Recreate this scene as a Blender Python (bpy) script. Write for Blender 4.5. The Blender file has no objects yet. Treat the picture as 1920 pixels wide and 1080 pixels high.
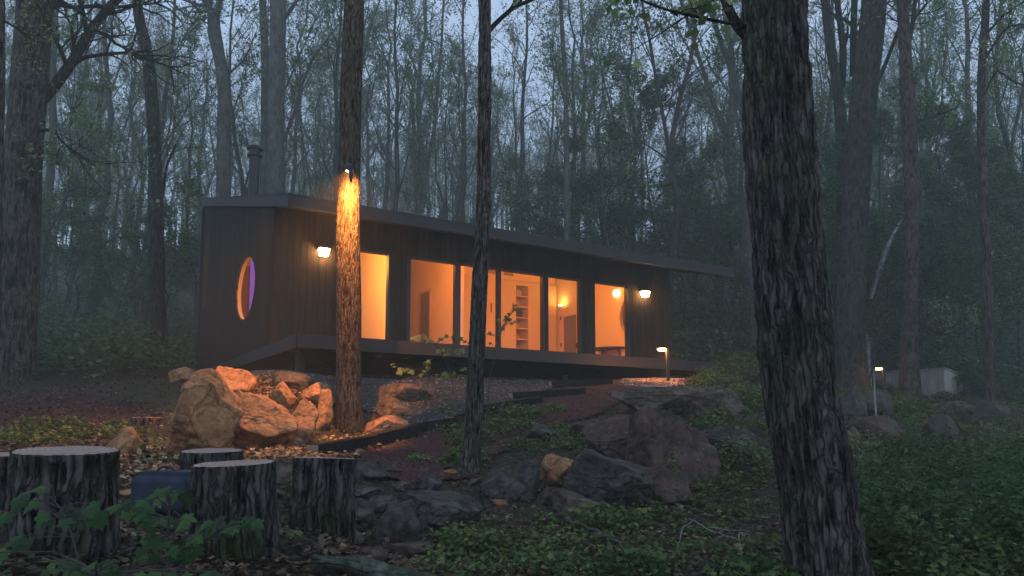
HAZE = .0034; SKYW = 1.1; SPOTW = 1200.; EXPO = 0.
import bpy, math, random
import numpy as np
from mathutils import Vector, Matrix

scene = bpy.context.scene
COL = scene.collection
RNG = np.random.default_rng(11)
F = 1370.0; YP = 665.0; TH = math.atan(140.0 / F)
CT, ST = math.cos(TH), math.sin(TH)

# ------------------------------------------------------------------ helpers
def P(u, v, Y):
    x = (u - 960.0) / F; y = (YP - v) / F
    dy = CT - y * ST; dz = ST + y * CT
    t = Y / dy
    return np.array((x * t, Y, dz * t))

def proj(p):
    x, y, z = p
    cz = y * CT + z * ST; cy = -y * ST + z * CT
    return 960 + F * x / cz, YP - F * cy / cz

def _h(i, j, k):
    n = (i * 374761393 + j * 668265263 + k * 1274126177) & 0xffffffff
    n = ((n ^ (n >> 13)) * 1103515245) & 0xffffffff
    n = ((n ^ (n >> 16)) * 2246822519) & 0xffffffff
    return ((n ^ (n >> 15)) & 0xffffff) / float(0xffffff)

def vn(p):
    p = np.asarray(p, float); i = np.floor(p).astype(np.int64); f = p - i
    f = f * f * (3 - 2 * f); x, y, z = i[:, 0], i[:, 1], i[:, 2]; a, b, c = f[:, 0], f[:, 1], f[:, 2]
    def L(s, t, w): return s + (t - s) * w
    x0 = L(L(_h(x, y, z), _h(x + 1, y, z), a), L(_h(x, y + 1, z), _h(x + 1, y + 1, z), a), b)
    x1 = L(L(_h(x, y, z + 1), _h(x + 1, y, z + 1), a), L(_h(x, y + 1, z + 1), _h(x + 1, y + 1, z + 1), a), b)
    return L(x0, x1, c)

def fbm(p, o=4):
    p = np.asarray(p, float); s = 0; a = .5; t = 0
    for k in range(o):
        s = s + a * vn(p * (2 ** k) + 17.3 * k); t += a; a *= .5
    return s / t

class MB:
    def __init__(s): s.v = []; s.f = []; s.m = []; s.t = []; s.n = 0
    def add(s, v, f, m=0, t=0.5):
        v = np.asarray(v, float).reshape(-1, 3); f = np.asarray(f, np.int64)
        s.v.append(v); s.f.append(f + s.n); s.m.append(np.full(len(f), m) if np.isscalar(m) else m)
        s.t.append(np.full(len(v), t) if np.isscalar(t) else np.asarray(t)); s.n += len(v)
        return s
    def box(s, c, d, m=0, rot=None, t=.5, taper=None):
        c = np.asarray(c, float); d = np.asarray(d, float) / 2
        q = np.array([(x, y, z) for z in (-1, 1) for y in (-1, 1) for x in (-1, 1)], float) * d
        if taper is not None:
            q[4:, :2] *= taper
        if rot is not None: q = q @ np.array(rot).T
        s.add(q + c, [(0, 2, 3, 1), (4, 5, 7, 6), (0, 1, 5, 4), (2, 6, 7, 3), (0, 4, 6, 2), (1, 3, 7, 5)], m, t)
        return s
    def tube(s, p, r, n=6, m=0, t=.5, cap=True):
        p = np.asarray(p, float); k = len(p); r = np.broadcast_to(np.asarray(r, float), (k,))
        T = np.gradient(p, axis=0); T /= np.linalg.norm(T, axis=1)[:, None] + 1e-9
        R = np.zeros(3); R[np.argmin(np.abs(T.mean(0)))] = 1
        U = np.cross(T, R); U /= np.linalg.norm(U, axis=1)[:, None] + 1e-9; V = np.cross(T, U)
        a = np.arange(n) * 2 * math.pi / n
        ring = U[:, None, :] * np.cos(a)[None, :, None] + V[:, None, :] * np.sin(a)[None, :, None]
        v = (p[:, None, :] + ring * r[:, None, None]).reshape(-1, 3)
        i = np.arange(k - 1)[:, None] * n; j = np.arange(n)[None, :]; j2 = (j + 1) % n
        f = np.stack([i + j, i + n + j, i + n + j2, i + j2], -1).reshape(-1, 4)
        s.add(v, f, m, t)
        if cap:
            for b, rev in ((0, 0), ((k - 1) * n, 1)):
                idx = [b + q - k * n for q in range(n)]
                if rev: idx = idx[::-1]
                s.f.append(np.array([idx]) + s.n); s.m.append(np.full(1, m))
        return s
    def twigs(s, p, r0, r1, m=0, t=.5):
        """batch of 3-sided tubes; p (M,k,3)"""
        M, k, _ = p.shape
        if M == 0: return s
        T = np.gradient(p, axis=1); T /= np.linalg.norm(T, axis=2)[..., None] + 1e-9
        R = np.array((.31, .52, .79)); U = np.cross(T, R); U /= np.linalg.norm(U, axis=2)[..., None] + 1e-9; V = np.cross(T, U)
        rr = (np.asarray(r0)[:, None] * np.linspace(1, r1, k)[None, :])
        vs = []
        for a in (0, 2.094, 4.188):
            vs.append(p + (U * math.cos(a) + V * math.sin(a)) * rr[..., None])
        v = np.stack(vs, 2).reshape(-1, 3)                      # M,k,3,3
        b = (np.arange(M)[:, None, None] * k + np.arange(k - 1)[None, :, None]) * 3
        j = np.arange(3)[None, None, :]; j2 = (j + 1) % 3
        f = np.stack([b + j, b + 3 + j, b + 3 + j2, b + j2], -1).reshape(-1, 4)
        s.add(v, f, m, t); return s
    def leaves(s, c, size, rng, m=0, flat=.5, droop=0.):
        c = np.asarray(c, float); N = len(c)
        if N == 0: return s
        size = np.broadcast_to(np.asarray(size, float), (N,))
        d = rng.normal(size=(N, 3)); d[:, 2] = d[:, 2] * flat - droop; d /= np.linalg.norm(d, axis=1)[:, None]
        w = np.cross(d, np.array((0, 0, 1.)) + rng.normal(size=(N, 3)) * .4); w /= np.linalg.norm(w, axis=1)[:, None] + 1e-9
        up = np.cross(w, d)
        sz = size[:, None]
        a = c; b = c + d * sz * .5 + w * sz * .38 + up * sz * .08; e = c + d * sz; g = c + d * sz * .5 - w * sz * .38 + up * sz * .08
        v = np.stack([a, b, e, g], 1).reshape(-1, 3)
        f = np.arange(N)[:, None] * 4 + np.arange(4)[None, :]
        s.add(v, f, m, np.repeat(rng.random(N), 4)); return s
    def build(s, name, mats, parent=None, smooth=False, loc=None, sm_mats=None):
        me = bpy.data.meshes.new(name)
        v = np.concatenate(s.v) if s.v else np.zeros((0, 3))
        loops = np.concatenate([f.ravel() for f in s.f]); cnt = np.concatenate([np.full(len(f), f.shape[1]) for f in s.f])
        mi = np.concatenate([np.asarray(q) for q in s.m])
        me.vertices.add(len(v)); me.vertices.foreach_set('co', v.astype(np.float32).ravel())
        me.loops.add(len(loops)); me.loops.foreach_set('vertex_index', loops.astype(np.int32))
        me.polygons.add(len(cnt)); st = np.concatenate([[0], np.cumsum(cnt)[:-1]])
        me.polygons.foreach_set('loop_start', st.astype(np.int32))
        me.polygons.foreach_set('material_index', mi.astype(np.int32))
        if smooth is True: sm = np.ones(len(cnt), bool)
        elif sm_mats is not None: sm = np.isin(mi, sm_mats)
        else: sm = np.zeros(len(cnt), bool)
        me.polygons.foreach_set('use_smooth', sm)
        me.update(calc_edges=True)
        at = me.attributes.new('tone', 'FLOAT', 'POINT'); at.data.foreach_set('value', np.concatenate(s.t).astype(np.float32))
        for mm in (mats if isinstance(mats, (list, tuple)) else [mats]): me.materials.append(mm)
        o = bpy.data.objects.new(name, me); COL.objects.link(o)
        if parent is not None: o.parent = parent
        if loc is not None: o.location = loc
        return o

def tag(o, label=None, cat=None, group=None, kind=None):
    if label: o['label'] = label
    if cat: o['category'] = cat
    if group: o['group'] = group
    if kind: o['kind'] = kind
    return o

def empty(name, loc, label, cat, group=None, rz=0):
    o = bpy.data.objects.new(name, None); COL.objects.link(o); o.empty_display_size = .2
    o.location = loc; o.rotation_euler = (0, 0, rz)
    return tag(o, label, cat, group)

def dup(root, loc, rz, sc, label, group):
    r = root.copy(); COL.objects.link(r); r.location = loc; r.rotation_euler = (0, 0, rz); r.scale = (sc, sc, sc)
    r['label'] = label
    if group: r['group'] = group
    for ch in root.children:
        c = ch.copy(); COL.objects.link(c); c.parent = r
        for g in ch.children:
            d = g.copy(); COL.objects.link(d); d.parent = c
    return r

# ------------------------------------------------------------------ materials
class NT:
    def __init__(s, name):
        s.m = bpy.data.materials.new(name); s.m.use_nodes = True; s.t = s.m.node_tree; s.t.nodes.clear()
        s.out = s.n('ShaderNodeOutputMaterial')
    def n(s, kind, **kw):
        x = s.t.nodes.new(kind)
        for k, v in kw.items():
            if k in x.inputs: x.inputs[k].default_value = v
            else: setattr(x, k, v)
        return x
    def l(s, a, b): s.t.links.new(a, b)
    def coord(s, scale=(1, 1, 1), obj=True):
        tc = s.n('ShaderNodeTexCoord'); mp = s.n('ShaderNodeMapping'); mp.inputs['Scale'].default_value = scale
        s.l(tc.outputs['Object'], mp.inputs['Vector']); return mp.outputs[0]
    def noise(s, vec, scale, detail=5, rough=.6):
        x = s.n('ShaderNodeTexNoise'); x.inputs['Scale'].default_value = scale; x.inputs['Detail'].default_value = detail
        x.inputs['Roughness'].default_value = rough; s.l(vec, x.inputs['Vector']); return x.outputs['Fac']
    def ramp(s, fac, stops):
        r = s.n('ShaderNodeValToRGB'); e = r.color_ramp.elements
        while len(e) < len(stops): e.new(.5)
        for q, (p, c) in zip(e, stops): q.position = p; q.color = (*c, 1) if len(c) == 3 else c
        s.l(fac, r.inputs[0]); return r.outputs[0]
    def mix(s, fac, a, b, mode='MIX'):
        x = s.n('ShaderNodeMix', data_type='RGBA', blend_type=mode)
        for i, q in ((0, fac), (6, a), (7, b)):
            if isinstance(q, (int, float)): x.inputs[i].default_value = q
            elif isinstance(q, tuple): x.inputs[i].default_value = (*q, 1)
            else: s.l(q, x.inputs[i])
        return x.outputs[2]
    def bsdf(s, col, rough=.8, bump=None, bstr=.5, bdist=.02, spec=.3, metal=0.):
        b = s.n('ShaderNodeBsdfPrincipled'); b.inputs['Metallic'].default_value = metal
        b.inputs['Specular IOR Level'].default_value = spec
        if isinstance(col, tuple): b.inputs['Base Color'].default_value = (*col, 1)
        else: s.l(col, b.inputs['Base Color'])
        if isinstance(rough, (int, float)): b.inputs['Roughness'].default_value = rough
        else: s.l(rough, b.inputs['Roughness'])
        if bump is not None:
            q = s.n('ShaderNodeBump'); q.inputs['Strength'].default_value = bstr; q.inputs['Distance'].default_value = bdist
            s.l(bump, q.inputs['Height']); s.l(q.outputs[0], b.inputs['Normal'])
        return b
    def done(s, b): s.l(b.outputs[0], s.out.inputs['Surface']); return s.m

def mat_plain(name, col, rough=.7, spec=.3, metal=0., var=.15, sc=6.):
    k = NT(name); c = k.coord(); f = k.noise(c, sc)
    a = tuple(x * (1 - var) for x in col); b = tuple(min(1, x * (1 + var)) for x in col)
    return k.done(k.bsdf(k.ramp(f, [(.3, a), (.7, b)]), rough, f, .15, .01, spec, metal))

def mat_bark(name, dark, light, moss=0., zs=.25, sc=9., bstr=.8, bd=.03, crack=0):
    k = NT(name); c = k.coord((1, 1, zs)); f = k.noise(c, sc, 6, .65); g = k.noise(k.coord(), 2.2, 4)
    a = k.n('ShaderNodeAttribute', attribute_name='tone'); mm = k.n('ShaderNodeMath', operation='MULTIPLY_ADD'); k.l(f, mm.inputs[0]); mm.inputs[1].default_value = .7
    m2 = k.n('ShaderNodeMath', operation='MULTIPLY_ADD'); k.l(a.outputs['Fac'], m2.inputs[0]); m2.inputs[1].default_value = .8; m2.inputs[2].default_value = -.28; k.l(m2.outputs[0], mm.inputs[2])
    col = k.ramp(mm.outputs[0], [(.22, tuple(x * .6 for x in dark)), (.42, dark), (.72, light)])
    col = k.mix(k.ramp(g, [(.35, (0, 0, 0)), (.7, (.5, .5, .5))]), col, tuple(x * .55 for x in dark))
    if moss > 0:
        mo = k.ramp(k.noise(k.coord(), 1.3, 6, .7), [(.5, (0, 0, 0)), (.62, (moss,) * 3)])
        col = k.mix(mo, col, (.035, .05, .018))
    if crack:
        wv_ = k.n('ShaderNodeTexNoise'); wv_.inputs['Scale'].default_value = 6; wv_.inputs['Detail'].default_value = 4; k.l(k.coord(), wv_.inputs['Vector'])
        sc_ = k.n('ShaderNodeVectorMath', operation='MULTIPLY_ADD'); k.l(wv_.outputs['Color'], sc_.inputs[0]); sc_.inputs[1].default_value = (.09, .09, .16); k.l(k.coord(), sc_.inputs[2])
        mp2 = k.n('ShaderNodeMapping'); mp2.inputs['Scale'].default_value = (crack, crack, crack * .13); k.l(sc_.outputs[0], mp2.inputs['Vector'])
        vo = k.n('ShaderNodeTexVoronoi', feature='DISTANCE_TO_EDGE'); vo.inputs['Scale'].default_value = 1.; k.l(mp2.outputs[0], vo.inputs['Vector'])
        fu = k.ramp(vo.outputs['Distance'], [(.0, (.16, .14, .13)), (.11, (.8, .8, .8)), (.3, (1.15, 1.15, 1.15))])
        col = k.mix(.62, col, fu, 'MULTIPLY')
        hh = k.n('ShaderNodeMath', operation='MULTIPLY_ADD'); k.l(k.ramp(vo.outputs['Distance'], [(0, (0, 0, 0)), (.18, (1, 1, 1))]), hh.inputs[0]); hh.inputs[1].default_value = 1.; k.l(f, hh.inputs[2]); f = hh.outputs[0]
    return k.done(k.bsdf(col, .95, f, bstr, bd, .1))

def mat_leaf(name, stops, trans=.35):
    k = NT(name); a = k.n('ShaderNodeAttribute', attribute_name='tone')
    col = k.ramp(a.outputs['Fac'], stops)
    d = k.n('ShaderNodeBsdfPrincipled'); d.inputs['Roughness'].default_value = .6; d.inputs['Specular IOR Level'].default_value = .25
    k.l(col, d.inputs['Base Color'])
    if trans:
        t = k.n('ShaderNodeBsdfTranslucent'); k.l(col, t.inputs['Color'])
        m = k.n('ShaderNodeMixShader'); m.inputs[0].default_value = trans
        k.l(d.outputs[0], m.inputs[1]); k.l(t.outputs[0], m.inputs[2]); k.l(m.outputs[0], k.out.inputs['Surface']); return k.m
    return k.done(d)

def mat_rock(name, a, b, c2, bs=.9, lich=.5):
    k = NT(name); co = k.coord(); f = k.noise(co, 2.6, 8, .68); g = k.noise(co, 14, 6, .7)
    col = k.ramp(f, [(.28, a), (.5, b), (.72, c2)])
    col = k.mix(.85, col, k.ramp(g, [(.3, (.3, .3, .3)), (.62, (1.15, 1.15, 1.15))]), 'MULTIPLY')
    wp = k.n('ShaderNodeTexNoise'); wp.inputs['Scale'].default_value = 3.5; wp.inputs['Detail'].default_value = 5; k.l(co, wp.inputs['Vector'])
    sc_ = k.n('ShaderNodeVectorMath', operation='MULTIPLY_ADD'); k.l(wp.outputs['Color'], sc_.inputs[0]); sc_.inputs[1].default_value = (.35, .35, .35); k.l(co, sc_.inputs[2])
    vo = k.n('ShaderNodeTexVoronoi', feature='DISTANCE_TO_EDGE'); vo.inputs['Scale'].default_value = 3.; k.l(sc_.outputs[0], vo.inputs['Vector'])
    col = k.mix(.8, col, k.ramp(vo.outputs['Distance'], [(0, (.22, .2, .19)), (.025, (.9, .9, .9)), (.05, (1, 1, 1))]), 'MULTIPLY')
    col = k.mix(k.ramp(k.noise(co, 5, 6, .75), [(.58, (0, 0, 0)), (.66, (lich,) * 3)]), col, (.13, .15, .1))
    v = k.n('ShaderNodeMath', operation='MULTIPLY_ADD'); k.l(g, v.inputs[0]); v.inputs[1].default_value = .5; k.l(f, v.inputs[2])
    return k.done(k.bsdf(col, .88, v.outputs[0], bs, .05, .25))

def mat_emit(name, col, st):
    k = NT(name); e = k.n('ShaderNodeEmission'); e.inputs[0].default_value = (*col, 1); e.inputs[1].default_value = st
    return k.done(e)

M = {}
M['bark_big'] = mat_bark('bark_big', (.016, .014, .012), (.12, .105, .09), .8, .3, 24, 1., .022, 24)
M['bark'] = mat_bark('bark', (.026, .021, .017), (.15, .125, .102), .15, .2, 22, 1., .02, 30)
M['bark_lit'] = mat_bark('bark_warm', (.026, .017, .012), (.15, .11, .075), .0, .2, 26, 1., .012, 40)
M['bark_far'] = mat_bark('bark_far', (.045, .044, .038), (.13, .128, .11), .25, .3, 7, .6, .03)  # far bark lightened and greened, its colour standing in for mist
M['twig'] = mat_plain('twig_bark', (.06, .055, .048), .9, .2)
M['pale_twig'] = mat_plain('pale_twig', (.26, .24, .22), .8, .2)
M['birch'] = mat_bark('pale_bark', (.12, .12, .12), (.34, .34, .33), 0, .4, 9, .4, .01)
M['leaf'] = mat_leaf('leaf_green', [(0, (.035, .06, .018)), (.5, (.08, .135, .035)), (.8, (.14, .19, .05)), (1, (.22, .2, .08))])
M['leaf_spring'] = mat_leaf('leaf_spring', [(0, (.09, .13, .05)), (.5, (.16, .22, .08)), (1, (.27, .34, .12))])  # spring and deep leaf greens also lightened, partly standing in for mist
M['leaf_blue'] = mat_leaf('leaf_deep', [(0, (.04, .07, .035)), (1, (.12, .19, .08))])
M['leaf_near'] = mat_leaf('leaf_near', [(0, (.018, .042, .013)), (.6, (.036, .085, .022)), (1, (.075, .135, .035))])
M['litter'] = mat_leaf('leaf_litter', [(0, (.025, .016, .01)), (.5, (.075, .045, .026)), (.85, (.14, .09, .05)), (1, (.24, .17, .11))], .1)
M['mulch_chip'] = mat_leaf('mulch_chip', [(0, (.03, .012, .01)), (.6, (.1, .038, .03)), (1, (.2, .1, .075))], .0)
M['stone'] = mat_leaf('gravel_stone', [(0, (.025, .024, .025)), (.6, (.07, .068, .07)), (1, (.22, .21, .2))], .0)
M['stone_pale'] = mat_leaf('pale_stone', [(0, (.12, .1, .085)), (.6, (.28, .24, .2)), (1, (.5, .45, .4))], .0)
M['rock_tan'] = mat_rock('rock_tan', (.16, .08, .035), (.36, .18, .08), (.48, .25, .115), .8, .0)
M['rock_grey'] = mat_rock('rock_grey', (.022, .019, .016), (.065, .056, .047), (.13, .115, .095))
M['rock_brown'] = mat_rock('rock_brown', (.04, .03, .02), (.105, .075, .052), (.19, .14, .1))
M['rock_red'] = mat_rock('rock_red', (.035, .021, .016), (.082, .05, .038), (.14, .092, .07))
k = NT('forest_floor'); c = k.coord(); f = k.noise(c, 1.1, 8, .7); g = k.noise(c, 18, 5, .7); h = k.noise(c, .35, 3)
col = k.ramp(g, [(.3, (.018, .012, .01)), (.55, (.055, .036, .026)), (.75, (.11, .075, .05))])
col = k.mix(k.ramp(f, [(.45, (0, 0, 0)), (.62, (.75, .75, .75))]), col, (.03, .042, .018))
M['ground'] = k.done(k.bsdf(col, .95, g, .9, .04, .15))
k = NT('mulch'); c = k.coord(); f = k.noise(c, 40, 5, .7); g = k.noise(c, 3, 4)
M['mulch'] = k.done(k.bsdf(k.mix(.5, k.ramp(f, [(.3, (.025, .012, .011)), (.6, (.085, .04, .035)), (.8, (.15, .08, .065))]), k.ramp(g, [(.3, (.5, .5, .5)), (.7, (1, 1, 1))]), 'MULTIPLY'), .95, f, 1., .03, .15))
k = NT('gravel_bed'); c = k.coord(); f = k.noise(c, 50, 3, .7)
M['gravel'] = k.done(k.bsdf(k.ramp(f, [(.35, (.018, .018, .019)), (.65, (.065, .062, .063))]), .9, f, 1., .03, .2))
# cabin
k = NT('dark_cladding'); c = k.coord((1, 1, .06)); f = k.noise(c, 26, 6, .7); g = k.noise(k.coord((1, 1, .02)), 5.5, 2, .5); a = k.n('ShaderNodeAttribute', attribute_name='tone')
col = k.ramp(f, [(.3, (.016, .011, .009)), (.7, (.05, .036, .028))])
col = k.mix(.8, col, k.ramp(a.outputs['Fac'], [(0, (.6, .6, .6)), (1, (1.25, 1.2, 1.15))]), 'MULTIPLY')
M['clad'] = k.done(k.bsdf(col, .85, f, .5, .01, .1))
M['trim'] = mat_plain('charcoal_trim', (.028, .024, .023), .6, .3, 0, .12, 9)
M['soffit'] = mat_plain('soffit', (.03, .021, .016), .8, .2)
M['roofing'] = mat_plain('roofing', (.04, .04, .043), .8, .3)
M['under'] = mat_plain('dark_underside', (.02, .016, .014), .95, .1)
M['wframe'] = mat_plain('dark_window_frame', (.02, .016, .015), .5, .4)
M['iwall'] = mat_plain('plaster', (.68, .52, .36), .9, .15, 0, .04, 1.2)
M['iceil'] = mat_plain('ceiling_plaster', (.68, .54, .38), .9, .15, 0, .04, 1.2)
M['iwood'] = mat_plain('pale_wood', (.5, .36, .24), .6, .3, 0, .15, 5)
M['ifloor'] = mat_plain('floor_wood', (.28, .18, .11), .5, .3)
M['cab'] = mat_plain('cabinet_white', (.62, .47, .32), .8, .1, 0, .03, 2)
M['dark'] = mat_plain('dark_metal', (.018, .018, .02), .5, .4)
M['vent'] = mat_plain('vent_grey', (.28, .23, .2), .6)
M['table'] = mat_plain('table_wood', (.09, .045, .025), .9, .05)
M['dark_backdrop'] = mat_plain('backdrop_brown', (.2, .1, .055), .8, .1)
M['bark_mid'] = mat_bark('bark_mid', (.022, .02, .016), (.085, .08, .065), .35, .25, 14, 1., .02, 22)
M['doorglass'] = mat_plain('frosted_door_panel', (.14, .12, .12), .3, .4)
M['concrete'] = mat_plain('concrete', (.06, .055, .05), .9, .2)
M['timber'] = mat_bark('old_timber', (.018, .013, .012), (.06, .045, .038), 0, 1., 16, .6, .01)
M['timber_end'] = mat_plain('timber_end', (.28, .19, .13), .9)
M['boxwood'] = mat_bark('grey_boards', (.4, .37, .33), (.58, .54, .48), 0, .1, 14, .3, .005)
M['cooler'] = mat_plain('blue_grey_fabric', (.04, .046, .065), .85, .2, 0, .2, 12)
M['log_moss'] = mat_rock('mossy_pale_wood', (.015, .022, .012), (.06, .075, .05), (.22, .25, .22), 1.)
k = NT('sawn_wood'); tc = k.n('ShaderNodeTexCoord'); w = k.n('ShaderNodeTexWave', wave_type='RINGS', rings_direction='Z'); w.inputs['Scale'].default_value = 14; w.inputs['Distortion'].default_value = 3.; w.inputs['Detail'].default_value = 3
k.l(tc.outputs['Object'], w.inputs['Vector']); n2 = k.noise(tc.outputs['Object'], 4, 5)
col = k.mix(.5, k.ramp(w.outputs['Fac'], [(0, (.24, .17, .13)), (1, (.42, .31, .25))]), k.ramp(n2, [(.3, (.55, .52, .5)), (.7, (1, 1, 1))]), 'MULTIPLY')
M['sawn'] = k.done(k.bsdf(col, .85, n2, .3, .01, .2))
# window glass: clear with fresnel reflection
k = NT('window_glass'); tr = k.n('ShaderNodeBsdfTransparent'); gl = k.n('ShaderNodeBsdfGlossy'); gl.inputs['Roughness'].default_value = .02
fr = k.n('ShaderNodeFresnel'); fr.inputs[0].default_value = 1.17; mx = k.n('ShaderNodeMixShader')
k.l(fr.outputs[0], mx.inputs[0]); k.l(tr.outputs[0], mx.inputs[1]); k.l(gl.outputs[0], mx.inputs[2]); k.l(mx.outputs[0], k.out.inputs['Surface'])
M['glass'] = k.m
M['glass_thin'] = k.m.copy()
for n_ in M['glass_thin'].node_tree.nodes:
    if n_.type == 'FRESNEL': n_.inputs[0].default_value = 1.1
WARM = (1., .52, .2)
M['lamp_out'] = mat_emit('lantern_glow', (1., .56, .2), 110.)
M['lamp_globe'] = mat_emit('globe_glow', (1., .6, .2), 7.)
M['lamp_room'] = mat_emit('bulb_glow', (1., .35, .05), 560.)
M['lamp_path'] = mat_emit('path_lamp_glow', (1., .34, .08), 650.)
M['lamp_path_dim'] = mat_emit('path_lamp_glow_dim', (1., .4, .12), 60.)
k = NT('frosted_glass'); gl = k.n('ShaderNodeBsdfPrincipled'); gl.inputs['Base Color'].default_value = (.1, .085, .08, 1); gl.inputs['Roughness'].default_value = .45; M['frost'] = k.done(gl)
M['violet'] = mat_emit('violet_screen', (.42, .13, .72), .6)

# ------------------------------------------------------------------ terrain
# (u, v, Y) read as points where the ground is seen, or ('w', X, Y, z)
GP = [(100, 1080, 3.0), (430, 1050, 3.9), (600, 1000, 4.5), (395, 985, 5.2), (240, 905, 5.6), (300, 855, 7.4), (420, 845, 8.8), (90, 835, 8.0),
      (120, 742, 12.3), (100, 800, 9.6), (30, 745, 13), (250, 775, 12.), (200, 700, 16), (100, 665, 22), (655, 806, 10.4), (560, 850, 8.), (540, 900, 6.3),
      (760, 748, 12), (850, 711, 15), (600, 712, 13.3), (505, 705, 12), (500, 765, 10.4), (700, 850, 9), (760, 900, 7.5), (820, 805, 10.5), (1000, 762, 12.5),
      (1100, 732, 14.5), (1180, 713, 16.3), (1253, 716, 16), (1390, 713, 17), (1020, 870, 8.8), (1100, 850, 9.2), (1180, 770, 12), (1290, 775, 11.5), (1230, 860, 9.3), (1250, 905, 8.2),
      (1300, 950, 7.5), (900, 960, 7), (1000, 1000, 6.2), (700, 965, 6), (650, 1050, 4.8), (850, 1080, 4.5), (1100, 1080, 5.0), (1350, 1080, 5.0), (1600, 1080, 5.2),
      (1850, 1080, 5.5), (1700, 950, 8.5), (1850, 860, 12), (1650, 832, 13.5), (1620, 762, 17), (1770, 748, 23), (1880, 770, 19), (1400, 820, 11.5), (1450, 740, 16.5), (1430, 900, 8.5),
      (1300, 655, 30), (1700, 665, 38), (1900, 665, 38), (1300, 590, 60), (1700, 590, 60), (200, 640, 32), (200, 560, 60), (900, 570, 60), (900, 530, 110), (200, 520, 110), (1700, 535, 110)]
WP = [(0, .6, -1.5), (-3, .6, -1.05), (3, .6, -1.9), (-40, 20, 3), (-50, 60, 14), (45, 20, .3), (70, 60, 7), (-3., 18, 1.25), (-4.5, 14.5, 1.1), (3.5, 19.5, 1.2), (0, 23, 1.5), (-8.5, 21, 1.45), (-3, 27, 1.9), (5, 25, 1.9), (-6, 27, 2.1),
      (-100, 110, 28), (100, 110, 18), (0, 150, 40), (-130, 150, 42), (130, 150, 28)]
pts = [tuple(P(*g)) for g in GP] + WP
pts = np.array(pts)
def pc(X, Y):
    Yc = np.maximum(Y, .5) + 2.
    return np.stack([np.clip(np.asarray(X) / Yc, -1.6, 1.6) * 2.2, np.log(Yc) * 1.6], -1)
A_ = pc(pts[:, 0], pts[:, 1]); zt = pts[:, 2] / (np.maximum(pts[:, 1], .5) + 2)
def _U(r2): return np.where(r2 > 1e-12, r2 * np.log(r2 + 1e-12), 0)
n_ = len(A_); K = _U(((A_[:, None] - A_[None]) ** 2).sum(-1)) + np.eye(n_) * .004
Pm = np.hstack([np.ones((n_, 1)), A_]); Lm = np.block([[K, Pm], [Pm.T, np.zeros((3, 3))]])
W_ = np.linalg.solve(Lm, np.concatenate([zt, np.zeros(3)]))

HO = np.array((P(508, 640, 14.62)[0], 14.62)); AX = np.array((.8466, .5322)); BX = np.array((-.5322, .8466)); ZF = 1.71
def local(X, Y):
    d = np.stack([np.asarray(X) - HO[0], np.asarray(Y) - HO[1]], -1)
    return d @ AX, d @ BX
def tps(X, Y):
    X = np.asarray(X, float); Y = np.asarray(Y, float); q = pc(X, Y); out = np.zeros(len(q))
    for s in range(0, len(q), 20000):
        qq = q[s:s + 20000]
        out[s:s + 20000] = _U(((qq[:, None] - A_[None]) ** 2).sum(-1)) @ W_[:n_] + W_[n_] + qq @ W_[n_ + 1:]
    z = out * (np.maximum(Y, .5) + 2)
    lx, ly = local(X, Y)
    ins = (lx > -.2) & (lx < 11.4) & (ly > -2.4) & (ly < 9.); z = np.where(ins, np.minimum(z, 1.35), z)
    return z
def ground(X, Y):
    X = np.atleast_1d(np.asarray(X, float)); Y = np.atleast_1d(np.asarray(Y, float))
    z = tps(X, Y); d = np.clip(Y / 15, .15, 2.5)
    q = np.stack([X, Y, np.zeros(len(X))], -1)
    z = z + (fbm(q * .7, 3) - .5) * .18 * np.clip(d, 0, 1.2) + (fbm(q * 4.2 + 9, 3) - .5) * .045 + (fbm(q * .11 + 3, 2) - .5) * 1.6 * np.clip((Y - 28) / 30, 0, 1)
    return z
def g1(X, Y): return float(ground([X], [Y])[0])
_Ys = np.exp(np.linspace(math.log(1.2), math.log(130), 260))
def hit(u, v):
    r = np.array([P(u, v, y) for y in _Ys]); g = ground(r[:, 0], r[:, 1]); b = np.nonzero(r[:, 2] <= g)[0]
    if len(b) == 0: return r[-1]
    i = max(b[0], 1); a0 = r[i - 1, 2] - g[i - 1]; a1 = g[i] - r[i, 2]; t = a0 / (a0 + a1 + 1e-9)
    y = _Ys[i - 1] + t * (_Ys[i] - _Ys[i - 1]); q = P(u, v, y); q[2] = g1(q[0], q[1]); return q

rows = np.concatenate([np.linspace(-8, 1.2, 26)[:-1], np.exp(np.linspace(math.log(1.2), math.log(150), 560))])
cols = np.linspace(-1.35, 1.35, 440)
GY = np.repeat(rows, len(cols)); GX = np.tile(cols, len(rows)) * (np.abs(GY) + 6)
GZ = ground(GX, GY); nr, nc = len(rows), len(cols)
i = np.arange(nr - 1)[:, None] * nc; j = np.arange(nc - 1)[None, :]
gf = np.stack([i + j, i + j + 1, i + nc + j + 1, i + nc + j], -1).reshape(-1, 4)
mb = MB(); mb.add(np.stack([GX, GY, GZ], -1), gf)
tag(mb.build('ground', M['ground'], smooth=True), 'sloping forest floor of dark leaf litter and soil', None, None, 'structure')

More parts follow.
